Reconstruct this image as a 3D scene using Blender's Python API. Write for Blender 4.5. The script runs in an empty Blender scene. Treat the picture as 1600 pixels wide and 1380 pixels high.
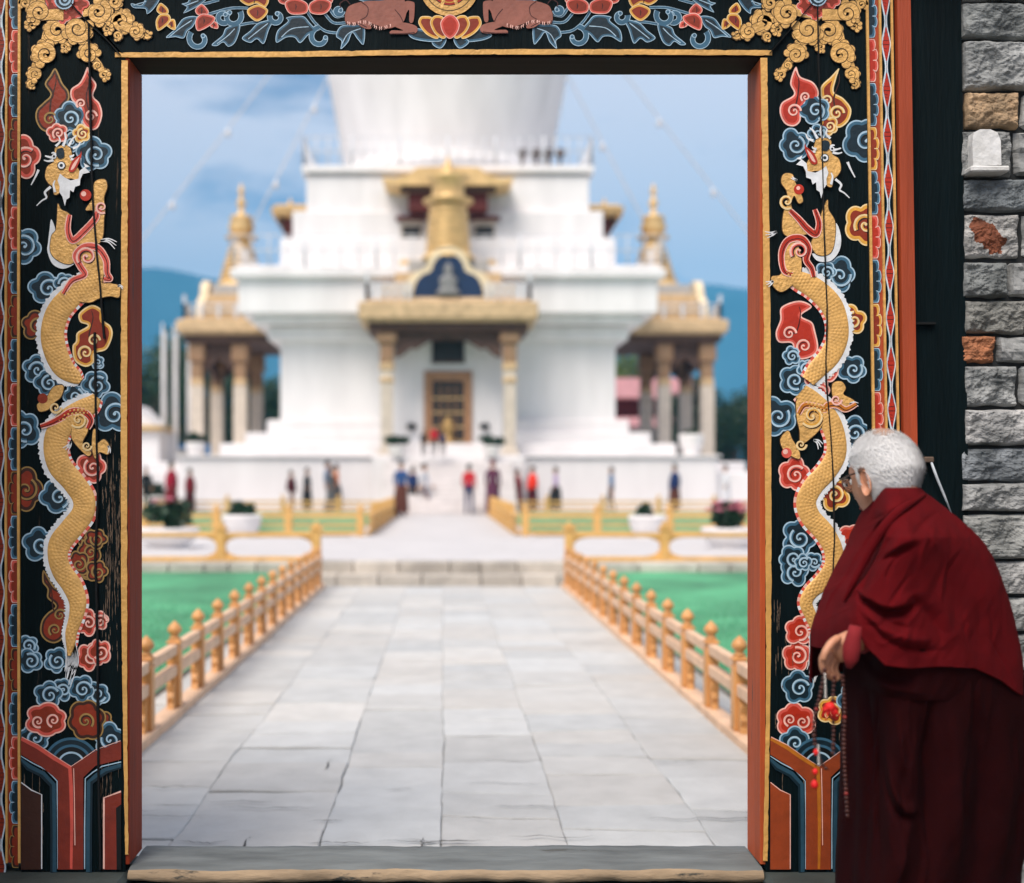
import bpy, bmesh, math, random
import numpy as np
from mathutils import Vector, Matrix, noise as mnoise
R = math.radians
SC = bpy.context.scene
COL = SC.collection
# ------------------------------------------------------------------ camera
F, HX, HY, HC = 1900.0, 692.0, 752.0, 1.40      # focal (photo px), vanishing point, eye height
cam = bpy.data.cameras.new('camera'); camo = bpy.data.objects.new('camera', cam); COL.objects.link(camo)
camo.location = (0, 0, HC); camo.rotation_euler = (R(90), 0, 0)
cam.lens = 36 * F / 1600; cam.sensor_width = 36
cam.shift_x = (800 - HX) / 1600; cam.shift_y = (HY - 690) / 1600
cam.clip_start = .05; cam.clip_end = 20000
cam.dof.use_dof = True; cam.dof.focus_distance = 3.78; cam.dof.aperture_fstop = 1.5
SC.camera = camo
# ------------------------------------------------------------------ light
SUN_EL, SUN_AZ = 54.0, 210.0                     # azimuth clockwise from +Y: behind the camera, to the left
w = bpy.data.worlds.new('World'); SC.world = w; w.use_nodes = True
nt = w.node_tree; N = nt.nodes; L = nt.links
for n in list(N): N.remove(n)
wo = N.new('ShaderNodeOutputWorld'); bg = N.new('ShaderNodeBackground'); bg.inputs['Strength'].default_value = .10
sky = N.new('ShaderNodeTexSky'); sky.sky_type = 'NISHITA'; sky.sun_disc = False
sky.sun_elevation = R(SUN_EL); sky.sun_rotation = R(SUN_AZ); sky.altitude = 2300; sky.air_density = 1.0; sky.dust_density = .2; sky.ozone_density = 2.5
tc = N.new('ShaderNodeTexCoord'); sx = N.new('ShaderNodeSeparateXYZ'); L.new(tc.outputs['Generated'], sx.inputs[0])
ad = N.new('ShaderNodeMath'); ad.operation = 'ADD'; ad.inputs[1].default_value = .16; L.new(sx.outputs[2], ad.inputs[0])
dx = N.new('ShaderNodeMath'); dx.operation = 'DIVIDE'; L.new(sx.outputs[0], dx.inputs[0]); L.new(ad.outputs[0], dx.inputs[1])
dy = N.new('ShaderNodeMath'); dy.operation = 'DIVIDE'; L.new(sx.outputs[1], dy.inputs[0]); L.new(ad.outputs[0], dy.inputs[1])
cx = N.new('ShaderNodeCombineXYZ'); L.new(dx.outputs[0], cx.inputs[0]); L.new(dy.outputs[0], cx.inputs[1]); cx.inputs[2].default_value = 5.3
nz = N.new('ShaderNodeTexNoise'); nz.inputs['Scale'].default_value = 2.0; nz.inputs['Detail'].default_value = 7; nz.inputs['Roughness'].default_value = .55; nz.inputs['Distortion'].default_value = .5
L.new(cx.outputs[0], nz.inputs['Vector'])
cr_ = N.new('ShaderNodeValToRGB'); cr_.color_ramp.elements[0].position = .31; cr_.color_ramp.elements[1].position = .47
cr_.color_ramp.elements[0].color = (.0, .0, .0, 1); cr_.color_ramp.elements[1].color = (1, 1, 1, 1)
L.new(nz.outputs['Fac'], cr_.inputs[0])
mxw = N.new('ShaderNodeMix'); mxw.data_type = 'RGBA'; L.new(cr_.outputs[0], mxw.inputs[0]); L.new(sky.outputs[0], mxw.inputs[6])
mxw.inputs[7].default_value = (7.6, 7.4, 8.1, 1)
L.new(mxw.outputs[2], bg.inputs['Color']); L.new(bg.outputs[0], wo.inputs[0])
sl = bpy.data.lights.new('sun', 'SUN'); slo = bpy.data.objects.new('sun', sl); COL.objects.link(slo)
sl.energy = 3.7; sl.angle = R(34); sl.color = (1, .90, .79)
sd = Vector((math.sin(R(SUN_AZ)) * math.cos(R(SUN_EL)), math.cos(R(SUN_AZ)) * math.cos(R(SUN_EL)), math.sin(R(SUN_EL))))
slo.rotation_euler = sd.to_track_quat('Z', 'Y').to_euler(); slo.location = (-6, -10, 14)
SC.view_settings.view_transform = 'Standard'; SC.view_settings.look = 'None'; SC.view_settings.exposure = .55; SC.view_settings.gamma = 1
SC.render.engine = 'CYCLES'
try:
    SC.cycles.use_denoising = True; SC.cycles.denoiser = 'OPENIMAGEDENOISE'
    SC.cycles.max_bounces = 8; SC.cycles.transparent_max_bounces = 8; SC.cycles.sample_clamp_indirect = 6
    SC.cycles.volume_bounces = 0
except Exception: pass
# ------------------------------------------------------------------ helpers
def P(px, py, Y): return Vector(((px - HX) / F * Y, Y, HC - (py - HY) / F * Y))
def s2l(h):
    if isinstance(h, str):
        h = h.lstrip('#'); c = [int(h[i:i + 2], 16) / 255 for i in (0, 2, 4)]
    else: c = [v / 255 for v in h]
    return tuple(v / 12.92 if v <= .04045 else ((v + .055) / 1.055) ** 2.4 for v in c)
MATS = {}
def mat(name, col, rough=.6, var=.25, vscale=8.0, col2=None, bump=.0, bscale=60.0, metal=0.0, stretch=None, attr=False, wear=None, spec=.4, detail=5, coord='Object', emit=0):
    """procedural surface: base colour broken up by two octaves of noise, optional second colour, worn patches and bump"""
    if name in MATS: return MATS[name]
    m = bpy.data.materials.new(name); m.use_nodes = True; t = m.node_tree; n = t.nodes; l = t.links
    b = n['Principled BSDF']; b.inputs['Roughness'].default_value = rough; b.inputs['Metallic'].default_value = metal
    b.inputs['Specular IOR Level'].default_value = spec
    c = n.new('ShaderNodeTexCoord'); mp = n.new('ShaderNodeMapping'); l.new(c.outputs[coord], mp.inputs[0])
    if stretch: mp.inputs['Scale'].default_value = stretch
    nz = n.new('ShaderNodeTexNoise'); nz.inputs['Scale'].default_value = vscale; nz.inputs['Detail'].default_value = detail; nz.inputs['Roughness'].default_value = .6
    l.new(mp.outputs[0], nz.inputs['Vector'])
    rp = n.new('ShaderNodeValToRGB'); rp.color_ramp.elements[0].position = .3; rp.color_ramp.elements[1].position = .7
    c2 = col2 if col2 else tuple(v * (1 - var) for v in col)
    c1 = col if col2 else tuple(min(1, v * (1 + var * .4)) for v in col)
    rp.color_ramp.elements[0].color = (*c2, 1); rp.color_ramp.elements[1].color = (*c1, 1)
    l.new(nz.outputs['Fac'], rp.inputs[0]); out = rp.outputs[0]
    if attr:
        at = n.new('ShaderNodeAttribute'); at.attribute_name = 'tone'
        mm = n.new('ShaderNodeMix'); mm.data_type = 'RGBA'; mm.blend_type = 'MULTIPLY'; mm.inputs[0].default_value = 1
        l.new(out, mm.inputs[6]); l.new(at.outputs['Color'], mm.inputs[7]); out = mm.outputs[2]
    if wear:
        wc, ws, wp = wear                                   # colour, noise scale, threshold
        n2 = n.new('ShaderNodeTexNoise'); n2.inputs['Scale'].default_value = ws; n2.inputs['Detail'].default_value = 8; n2.inputs['Roughness'].default_value = .7
        l.new(mp.outputs[0], n2.inputs['Vector'])
        r2 = n.new('ShaderNodeValToRGB'); r2.color_ramp.elements[0].position = wp; r2.color_ramp.elements[1].position = wp + .05
        l.new(n2.outputs['Fac'], r2.inputs[0])
        mm = n.new('ShaderNodeMix'); mm.data_type = 'RGBA'; l.new(r2.outputs[0], mm.inputs[0]); l.new(out, mm.inputs[6]); mm.inputs[7].default_value = (*wc, 1); out = mm.outputs[2]
    l.new(out, b.inputs['Base Color'])
    if bump:
        n3 = n.new('ShaderNodeTexNoise'); n3.inputs['Scale'].default_value = bscale; n3.inputs['Detail'].default_value = 6
        l.new(mp.outputs[0], n3.inputs['Vector'])
        bp = n.new('ShaderNodeBump'); bp.inputs['Strength'].default_value = bump; bp.inputs['Distance'].default_value = .01
        l.new(n3.outputs['Fac'], bp.inputs['Height']); l.new(bp.outputs[0], b.inputs['Normal'])
    MATS[name] = m; return m
class MB:
    """collects geometry for ONE mesh object; each face carries a material slot"""
    def __init__(s): s.v = []; s.f = []; s.m = []; s.sm = []; s.mats = []; s.tone = {}
    def slot(s, m):
        if m not in s.mats: s.mats.append(m)
        return s.mats.index(m)
    def add(s, vs, fs, m, smooth=False, tone=None):
        o = len(s.v); k = s.slot(m); s.v.extend([tuple(v) for v in vs])
        for f in fs:
            if tone is not None: s.tone[len(s.f)] = tone
            s.f.append([i + o for i in f]); s.m.append(k); s.sm.append(smooth)
    def box(s, c, d, m, rz=0, bev=0, tone=None, M=None):
        x, y, z = (v / 2 for v in d)
        if bev:
            bv = min(bev, x * .9, y * .9, z * .9)
            b = bmesh.new(); bmesh.ops.create_cube(b, size=1)
            for v in b.verts: v.co = Vector((v.co.x * d[0], v.co.y * d[1], v.co.z * d[2]))
            bmesh.ops.bevel(b, geom=list(b.edges), offset=bv, segments=1, affect='EDGES')
            b.verts.index_update()
            vs = [v.co.copy() for v in b.verts]; fs = [[v.index for v in f.verts] for f in b.faces]; b.free()
        else:
            vs = [Vector((i * x, j * y, k * z)) for k in (-1, 1) for j in (-1, 1) for i in (-1, 1)]
            fs = [[0, 2, 3, 1], [4, 5, 7, 6], [0, 1, 5, 4], [2, 6, 7, 3], [0, 4, 6, 2], [1, 3, 7, 5]]
        T = M if M is not None else Matrix.Translation(Vector(c)) @ Matrix.Rotation(rz, 4, 'Z')
        s.add([T @ v for v in vs], fs, m, tone=tone)
    def span(s, a, b, m, bev=0, tone=None):
        s.box([(p + q) / 2 for p, q in zip(a, b)], [abs(q - p) for p, q in zip(a, b)], m, bev=bev, tone=tone)
    def lathe(s, c, prof, m, n=24, smooth=True, sx=1, sy=1):
        vs = []; fs = []
        for r, z in prof:
            for i in range(n):
                a = 2 * math.pi * i / n; vs.append((c[0] + r * sx * math.cos(a), c[1] + r * sy * math.sin(a), c[2] + z))
        for j in range(len(prof) - 1):
            for i in range(n): fs.append([j * n + i, j * n + (i + 1) % n, (j + 1) * n + (i + 1) % n, (j + 1) * n + i])
        fs.append(list(range(n))[::-1]); fs.append([(len(prof) - 1) * n + i for i in range(n)])
        s.add(vs, fs, m, smooth)
    def tube(s, pts, rad, m, n=8, smooth=True, closed=False):
        pts = [Vector(p) for p in pts]; k = len(pts); rr = rad if hasattr(rad, '__len__') else [rad] * k
        vs = []; fs = []; prev = None
        for i, p in enumerate(pts):
            if closed: t = pts[(i + 1) % k] - pts[i - 1]
            else: t = pts[min(i + 1, k - 1)] - pts[max(i - 1, 0)]
            t.normalize()
            if prev is None: u = t.orthogonal().normalized()
            else:
                u = prev - t * prev.dot(t)
                u = u.normalized() if u.length > 1e-6 else t.orthogonal().normalized()
            prev = u; q = t.cross(u)
            for j in range(n):
                a = 2 * math.pi * j / n; vs.append(p + (u * math.cos(a) + q * math.sin(a)) * rr[i])
        for i in range(k if closed else k - 1):
            for j in range(n):
                a = i * n; b = ((i + 1) % k) * n; fs.append([a + j, a + (j + 1) % n, b + (j + 1) % n, b + j])
        if not closed: fs.append(list(range(n))[::-1]); fs.append([(k - 1) * n + j for j in range(n)])
        s.add(vs, fs, m, smooth)
    def prism(s, poly, axis, a, b, m):
        """poly (u,v) extruded along axis 'x','y' or 'z' from a to b"""
        def mk(u, v, t): return {'x': (t, u, v), 'y': (u, t, v), 'z': (u, v, t)}[axis]
        n = len(poly); vs = [mk(u, v, a) for u, v in poly] + [mk(u, v, b) for u, v in poly]
        fs = [list(range(n))[::-1], [n + i for i in range(n)]] + [[i, (i + 1) % n, n + (i + 1) % n, n + i] for i in range(n)]
        s.add(vs, fs, m)
    def grid(s, pts, m, smooth=True, wrap=False):
        """pts: array (rows, cols, 3)"""
        r, c = pts.shape[:2]; fs = []
        for i in range(r - 1):
            for j in range(c if wrap else c - 1):
                j2 = (j + 1) % c; fs.append([i * c + j, i * c + j2, (i + 1) * c + j2, (i + 1) * c + j])
        s.add([tuple(p) for p in pts.reshape(-1, 3)], fs, m, smooth)
    def build(s, name, parent=None, fix=True, mods=None):
        me = bpy.data.meshes.new(name); me.from_pydata(s.v, [], s.f)
        for m in s.mats: me.materials.append(m)
        me.polygons.foreach_set('material_index', s.m); me.polygons.foreach_set('use_smooth', s.sm)
        if s.tone:
            at = me.color_attributes.new('tone', 'FLOAT_COLOR', 'CORNER'); arr = np.ones((len(me.loops), 4), dtype=np.float32); k = 0
            for i, f in enumerate(s.f):
                t = s.tone.get(i)
                if t is not None: arr[k:k + len(f), :3] = t
                k += len(f)
            at.data.foreach_set('color', arr.ravel())
        if fix:
            b = bmesh.new(); b.from_mesh(me); bmesh.ops.recalc_face_normals(b, faces=b.faces); b.to_mesh(me); b.free()
        o = bpy.data.objects.new(name, me); COL.objects.link(o)
        if parent is not None: o.parent = parent
        return o
def tag(o, label=None, cat=None, group=None, kind=None):
    if label: o['label'] = label
    if cat: o['category'] = cat
    if group: o['group'] = group
    if kind: o['kind'] = kind
    return o
def thing(name, label, cat, loc=(0, 0, 0), rz=0, group=None):
    o = bpy.data.objects.new(name, None); COL.objects.link(o); o.empty_display_size = .2
    o.location = loc; o.rotation_euler = (0, 0, rz); return tag(o, label, cat, group)
def dup(root, loc, rz=0, label=None, group=None, scale=None):
    r = root.copy(); COL.objects.link(r); r.location = loc; r.rotation_euler = (0, 0, rz)
    if scale: r.scale = (scale,) * 3
    if label: r['label'] = label
    if group: r['group'] = group
    for ch in list(root.children):
        c = ch.copy(); COL.objects.link(c); c.parent = r
        for g in list(ch.children):
            d = g.copy(); COL.objects.link(d); d.parent = c
    return r
def spl(pts, n=8, closed=False):
    """Catmull-Rom through points of any dimension"""
    p = [np.array(q, float) for q in pts]; k = len(p); out = []
    for i in range(k if closed else k - 1):
        if closed: a, b, c, d = p[i - 1], p[i], p[(i + 1) % k], p[(i + 2) % k]
        else: a, b, c, d = p[max(i - 1, 0)], p[i], p[i + 1], p[min(i + 2, k - 1)]
        for j in range(n):
            t = j / n
            out.append(.5 * (2 * b + (c - a) * t + (2 * a - 5 * b + 4 * c - d) * t * t + (3 * b - a - 3 * c + d) * t ** 3))
    if not closed: out.append(p[-1])
    return out
# ------------------------------------------------------------------ materials of the place
M_white = mat('white_wash', (.80, .785, .79), .75, .13, 1.1, bump=.1, bscale=3, stretch=(1, 1, .16))
M_whiteb = mat('white_plinth', (.74, .715, .72), .75, .10, .9, stretch=(1, 1, .3))
M_gold = mat('gilded_stone', (.62, .44, .25), .6, .35, 4, bump=.6, bscale=9)
M_goldm = mat('gilt_metal', (.78, .54, .25), .5, .25, 3, metal=.3)
M_darkwood = mat('dark_bracket', (.10, .055, .04), .7, .4, 4)
M_redwood = mat('dark_red_wood', (.14, .022, .018), .6, .3, 4)
M_colwood = mat('carved_column', (.62, .54, .45), .6, .25, 6)
M_colcap = mat('painted_capital', (.34, .17, .10), .6, .4, 9, col2=(.26, .19, .10))
M_niche = mat('pale_gilt_arch', (.80, .66, .44), .5, .15, 3)
M_blue = mat('niche_blue', (.006, .028, .085), .5, .3, 3)
M_glass = mat('dark_opening', (.02, .02, .02), .5, .3, 4)
M_rail = mat('railing_steel', (.62, .64, .68), .4, .1, 3)
M_vase = mat('dull_gilt_vase', (.45, .28, .10), .5, .3, 5, metal=.3)
M_door = mat('door_wood', (.38, .20, .10), .5, .3, 6)
M_pale = mat('grey_stone', (.42, .41, .40), .8, .25, 4)
M_slab = mat('flagstone', (.50, .50, .49), .75, .13, 5.0, bump=.35, bscale=34, attr=True, detail=9)
M_gap = mat('joint_earth', (.34, .335, .31), .9, .4, 10)
M_crackd = mat('crack_dirt', (.05, .05, .048), .9, .3, 10)
M_terr = mat('terrace_paving', (.54, .525, .53), .8, .12, 1.5)
M_lawn = mat('lawn_grass', (.085, .34, .17), .8, .5, .9, bump=.5, bscale=90)
M_blade = mat('grass_blade', (.09, .36, .19), .6, .4, 2)
M_ground = mat('earth', (.16, .15, .12), .9, .3, .05)
M_hill = mat('forest_hill', (.045, .09, .10), .9, .5, .004, detail=10)
M_leaf = mat('leaf', (.035, .085, .04), .55, .5, 1.2)
M_leafy = mat('leaf_yellow', (.13, .20, .04), .55, .5, 1.2)
M_leafd = mat('leaf_dark', (.02, .06, .028), .5, .5, 6)
M_trunk = mat('bark', (.10, .075, .055), .9, .4, 8)
M_post = mat('varnished_wood', (.66, .32, .11), .42, .3, 9, stretch=(1, 1, .3), bump=.15)
M_railw = mat('bleached_wood', (.74, .49, .32), .6, .22, 7, bump=.1)
M_yel = mat('ochre_wood', (.68, .40, .13), .5, .2, 5)
M_pot = mat('white_pot', (.80, .77, .76), .6, .08, 4)
M_stepst = mat('step_stone', (.50, .47, .43), .8, .3, 3, bump=.3, bscale=12, attr=True)
rnd = random.Random(7)
# ------------------------------------------------------------------ setting
g = MB(); n = 48
for k, r in enumerate((60, 400, 7000)): pass
g.add([(-3600, -600, -.12), (3600, -600, -.12), (3600, 3000, -.12), (-3600, 3000, -.12)], [[0, 1, 2, 3]], M_ground)
tag(g.build('ground'), kind='structure')
# distant hills: a ridge of real height about 2.6 km away
def ridge(x, base, amp, seed): return base + amp * mnoise.fractal(Vector((x * .0013, seed, 0)), .9, 2.1, 6)
nx, ny = 120, 14; H = np.zeros((ny, nx, 3))
for j in range(ny):
    for i in range(nx):
        x = -2600 + 5200 * i / (nx - 1); t = j / (ny - 1)
        top = ridge(x, 455, 60, 3.1) + (-40 if x > 200 else 0) - 30 * math.exp(-((x + 430) / 130) ** 2)
        z = top * (math.sin(min(1, t * 1.12) * math.pi / 2) ** 1.2) * (1 + .05 * mnoise.fractal(Vector((x * .01, t * 9, 1)), 1, 2, 4))
        H[j, i] = (x, 1900 + 800 * t, z - 2)
hl = MB(); hl.grid(H, M_hill); tag(hl.build('hills'), kind='structure')
# the paved path: flagstones with open joints on an earth bed
PW = 1.86
bed = MB(); bed.span((-PW, 3.99, -.11), (PW, 16.2, -.016), M_gap); tag(bed.build('path_bed'), kind='structure')
st = MB(); special = [4.62, 4.98, 5.22, 5.52, 5.98, 6.62]
CX = [-PW, -1.06, -.475, .0, .49, 1.05, PW]
def vj(c, yv): return CX[c] + (0 if c in (0, len(CX) - 1) else .018 * mnoise.noise(Vector((c * 3.1, yv * .9, 1))) + .010 * mnoise.noise(Vector((c * 3.1, yv * 6, 4))))
def hj(c, k, x, side, g0): return .016 * mnoise.fractal(Vector((x * 5, c * 7.7 + k * 3.1, 8)), .8, 2.2, 4) + side * g0 * max(.12, .5 + 1.6 * mnoise.noise(Vector((x * 3.3, k * 5.3 + c * 1.9, 2))))
for c in range(len(CX) - 1):
    ys = [3.99]
    while ys[-1] < 15.85: ys.append(min(16.2, ys[-1] + rnd.uniform(.30, .64)))
    ys[-1] = 16.2
    g0s = [rnd.choice((.001, .002, .006, .010, .014)) if yv < 8 else .0006 for yv in ys]; sk = [rnd.uniform(-.05, .05) * (0 < i < len(ys) - 1) for i in range(len(ys))]
    for k in range(len(ys) - 1):
        ya, yb = ys[k], ys[k + 1]; gv = (.0007 if rnd.random() < .7 else .003) if ya < 6.9 else .0002; m_ = 24; lo, hi = [], []
        for q in range(m_ + 1):
            t = q / m_; xl = vj(c, ya) + gv + (vj(c + 1, ya) - vj(c, ya) - 2 * gv) * t; xh = vj(c, yb) + gv + (vj(c + 1, yb) - vj(c, yb) - 2 * gv) * t
            lo.append((xl, ya + sk[k] * (t - .5) + hj(c, k, xl, 1, g0s[k]))); hi.append((xh, yb + sk[k + 1] * (t - .5) + hj(c, k + 1, xh, -1, g0s[k + 1])))
        rt = [(vj(c + 1, ya + (yb - ya) * t) - gv, ya + (yb - ya) * t) for t in (.25, .5, .75)]; lf_ = [(vj(c, ya + (yb - ya) * t) + gv, ya + (yb - ya) * t) for t in (.75, .5, .25)]
        poly = lo + rt + hi[::-1] + lf_; n_ = len(poly); cxm = sum(p[0] for p in poly) / n_; cym = sum(p[1] for p in poly) / n_
        zt = rnd.uniform(-.005, .005); t0 = rnd.uniform(.88, 1.06); warm = rnd.uniform(-.03, .02); tone = (t0 * (1 + warm), t0, t0 * (1 - warm)); tilt = (rnd.uniform(-.006, .006), rnd.uniform(-.006, .006))
        def zz(p): return zt + tilt[0] * (p[0] - cxm) + tilt[1] * (p[1] - cym)
        inner = [(p[0] + (cxm - p[0]) * .016, p[1] + (cym - p[1]) * .02) for p in poly]
        vs = [(p[0], p[1], -.05) for p in poly] + [(p[0], p[1], zz(p) - .005) for p in poly] + [(p[0], p[1], zz(p)) for p in inner]
        fs = [[i, (i + 1) % n_, n_ + (i + 1) % n_, n_ + i] for i in range(n_)] + [[n_ + i, n_ + (i + 1) % n_, 2 * n_ + (i + 1) % n_, 2 * n_ + i] for i in range(n_)] + [[2 * n_ + i for i in range(n_)]]
        st.add(vs, fs, M_slab, tone=tone)
cr2 = random.Random(12)
for k in range(26):                                            # broken edges and cracks in the nearest slabs
    x = cr2.uniform(-1.5, 1.5); yv = cr2.choice(special[:5] + [4.7, 5.1]) + cr2.gauss(0, .05); l = cr2.uniform(.12, .5); hz_ = cr2.random() < .9; vs = []; fs = []; n_ = 16
    for i in range(n_ + 1):
        t = i / n_; o = .035 * mnoise.fractal(Vector((t * 4 + k, k * 3.7, 1)), .8, 2.2, 4); wd = .0045 * math.sin(math.pi * (t * .96 + .02)) * (.5 + abs(mnoise.noise(Vector((t * 7, k, 2)))) * 1.6)
        px_, py_ = (x + l * (t - .5), yv + o) if hz_ else (x + o, yv + l * .7 * (t - .5)); ox, oy = (0, wd) if hz_ else (wd, 0)
        vs += [(px_ - ox, py_ - oy, .0105), (px_ + ox, py_ + oy, .0105)]
        if i: fs.append([2 * i - 2, 2 * i - 1, 2 * i + 1, 2 * i])
    st.add(vs, fs, M_crackd)
tag(st.build('stone_path'), kind='structure')
# lawns either side, a little above the path
for s_ in (-1, 1):
    lw = MB(); nx, ny = 60, 50; G = np.zeros((ny, nx, 3))
    for j in range(ny):
        for i in range(nx):
            x = PW + 22 * (i / (nx - 1)) ** 1.6; yv = 4.1 + 12.2 * j / (ny - 1)
            G[j, i] = (s_ * x, yv, .03 + (.07 + .08 * max(0, (yv - 12) / 4.3)) * min(1, (x - PW) / .5) + .012 * mnoise.noise(Vector((x * 1.2, yv * 1.2, 4))))
    lw.grid(G, M_lawn)
    lw.add([(s_ * PW, 4.1, .03), (s_ * PW, 16.3, .03), (s_ * PW, 16.3, -.1), (s_ * PW, 4.1, -.1)], [[0, 1, 2, 3]], M_gap)
    tag(lw.build('lawn'), kind='structure')
gr = MB(); vs = []; fs = []
for k in range(26000):
    s_ = rnd.choice((-1, 1)); x = PW + .02 + 6 * rnd.random() ** 2; yv = rnd.uniform(4.2, 16.1); a = rnd.uniform(0, 6.28); hgt = rnd.uniform(.02, .05)
    z = .03 + .07 * min(1, (x - PW) / .5); o = len(vs); d = (math.cos(a) * .006, math.sin(a) * .006)
    vs += [(s_ * x - d[0], yv - d[1], z - .01), (s_ * x + d[0], yv + d[1], z - .01), (s_ * x + rnd.uniform(-.02, .02), yv + rnd.uniform(-.02, .02), z + hgt)]; fs.append([o, o + 1, o + 2])
gr.add(vs, fs, M_blade); tag(gr.build('grass', fix=False), 'short mown green grass beside the path', 'grass', kind='stuff')
# steps up to the terrace
TZ = .29
sp = MB()
for (ya, z0, z1) in ((16.2, -.1, .145), (16.62, -.1, TZ)):
    x = -PW
    while x < PW - .01:
        w_ = min(rnd.uniform(.35, .8), PW - x); 
        if PW - x - w_ < .2: w_ = PW - x
        t0 = rnd.uniform(.75, 1.15)
        sp.span((x + .006, ya, z0), (x + w_ - .006, ya + .45, z1 + rnd.uniform(-.004, .004)), M_stepst, bev=.012, tone=(t0 * 1.03, t0, t0 * .96)); x += w_
tag(sp.build('stone_steps'), kind='structure')
tr = MB()
tr.span((-60, 17.05, -.1), (60, 90, TZ), M_terr)
tag(tr.build('terrace'), kind='structure')
rw = MB()
for s_ in (-1, 1):
    x = PW
    while x < 24:
        w_ = rnd.uniform(.3, .8); t0 = rnd.uniform(.7, 1.2)
        rw.span((s_ * (x + .008), 16.3, -.1), (s_ * (x + w_ - .008), 17.05, TZ + .004 + rnd.uniform(-.006, .006)), M_stepst, bev=.015, tone=(t0, t0, t0 * .97)); x += w_
tag(rw.build('terrace_edge'), kind='structure')
# ------------------------------------------------------------------ fences
def finial(mb, x, y, z, r, m):
    mb.lathe((x, y, z), [(r * .75, 0), (r * .75, .012), (r * .5, .02), (r * .62, .03), (r * 1.0, .048), (r * 1.02, .06), (r * .8, .08), (r * .4, .096), (r * .12, .108), (0.001, .113)], m, 14)
def path_fence(side, label):
    t = thing('path_fence', label, 'fence', (side * 1.61, 4.6, 0), group='low wooden fences beside the path')
    y0, y1 = 5.1 - 4.6, 15.95 - 4.6
    b = MB(); b.span((-.055, y0 - .3, -.045), (.055, y1 + .1, .05), M_railw, bev=.006); b.build('base_beam', t)
    for z0, z1 in ((.24, .305), (.365, .428)):
        b = MB(); b.span((-.026, y0 - .3, z0), (.026, y1 + .05, z1), M_railw, bev=.005); b.build('rail', t)
    k = 0; yy = 6.6 - .7 * 2 - 4.6
    while yy < y1 + .02:
        b = MB(); b.span((-.04, yy - .04, .05), (.04, yy + .04, .40), M_post, bev=.005)
        b.span((-.034, yy - .034, .40), (.034, yy + .034, .452), M_post, bev=.006)
        b.span((-.044, yy - .044, .43), (.044, yy + .044, .442), M_post, bev=.003)
        p = b.build('post', t)
        f = MB(); finial(f, 0, yy, .452, .043, M_post); f.build('finial', p)
        c = MB()                                                   # carved brace behind the lower half of the post
        prof = [(.0, .05), (.075, .05), (.06, .085), (.075, .12), (.05, .15), (.062, .19), (.035, .215), (.03, .24), (.0, .24)]
        for q in (-1, 1): c.prism([(yy + q * (.04 + u), v) for u, v in prof], 'x', -.018, .018, M_post)
        c.build('brace', p)
        for zz_ in ((yy + .2), (yy - .2)): pass
        yy += .7
    ft = MB(); yy = y0 - .1
    while yy < y1: ft.span((-.06, yy, -.1), (.06, yy + .16, -.045), M_pale, bev=.01); yy += .48
    ft.build('footing', t)
path_fence(-1, 'low orange wooden fence with ball finials left of the stone path')
path_fence(1, 'low orange wooden fence with ball finials right of the stone path')
def flare_fence(side, label):
    """terrace-edge fence with hourglass posts"""
    Y = 16.85
    t = thing('terrace_fence', label, 'fence', (0, Y, TZ), group='ochre fences along the terrace edge')
    xi, xo = side * 1.72, side * 12.0
    for z0, z1, d in ((.0, .065, .06), (.335, .395, .05)):
        b = MB(); b.span((xi, -d, z0), (xo, d, z1), M_yel, bev=.008); b.build('rail', t)
    xs = [1.72 + .03, 3.07, 5.6, 8.1, 10.6]
    for k, x in enumerate(xs):
        x *= side; b = MB(); b.span((x - .06, -.065, .002), (x + .06, .065, .43), M_yel, bev=.008)
        for q in (-1, 1):
            if k == 0 and q != side: continue
            for zb, dr in ((.065, 1), (.335, -1)):
                arc = [(x + q * .058, zb)] + [(x + q * (.058 + .24 * (1 - math.sin(a))), zb + dr * .125 * (1 - math.cos(a))) for a in [R(v) for v in range(0, 91, 15)]]
                b.prism(arc, 'y', -.03, .03, M_yel)
        p = b.build('post', t)
        c = MB(); c.span((x - .085, -.085, .43), (x + .085, .085, .47), M_yel, bev=.01); c.lathe((x, 0, .47), [(.06, 0), (.045, .03), (.05, .05), (.001, .09)], M_yel, 12); c.build('cap', p)
flare_fence(-1, 'ochre terrace fence with hourglass posts left of the steps')
flare_fence(1, 'ochre terrace fence with hourglass posts right of the steps')
def lawn_fence(side, label):
    t = thing('lawn_fence', label, 'fence', (0, 0, TZ), group='ochre fences round the terrace lawns')
    Ya, Yb = 24.5, 41.5; xi, xo = side * 1.66, side * 16
    for z0, z1 in ((.03, .11), (.20, .26), (.36, .44)):
        b = MB(); b.span((xi, Ya - .05, z0), (xo, Ya + .05, z1), M_yel); b.build('rail', t)
        b = MB(); b.span((xi - side * .15 - .04, Ya + .06, z0), (xi - side * .15 + .04, Yb, z1), M_yel); b.build('rail', t)
        b = MB(); b.span((xi, Yb + .05, z0), (xo, Yb + .14, z1), M_yel); b.build('rail', t)
    for x, yy in [(1.66 + 1.45 * k, Ya) for k in range(10)] + [(1.51, Ya + 1.9 * k) for k in range(1, 10)] + [(1.66 + 1.9 * k, Yb) for k in range(8)]:
        b = MB(); b.span((side * x - .075, yy - .075, 0), (side * x + .075, yy + .075, .50), M_yel, bev=.01); b.lathe((side * x, yy, .50), [(.06, 0), (.05, .03), (.075, .07), (.05, .12), (.001, .15)], M_yel, 10); b.build('post', t)
lawn_fence(-1, 'ochre fence around the lawn on the left of the terrace walk')
lawn_fence(1, 'ochre fence around the lawn on the right of the terrace walk')
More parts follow.
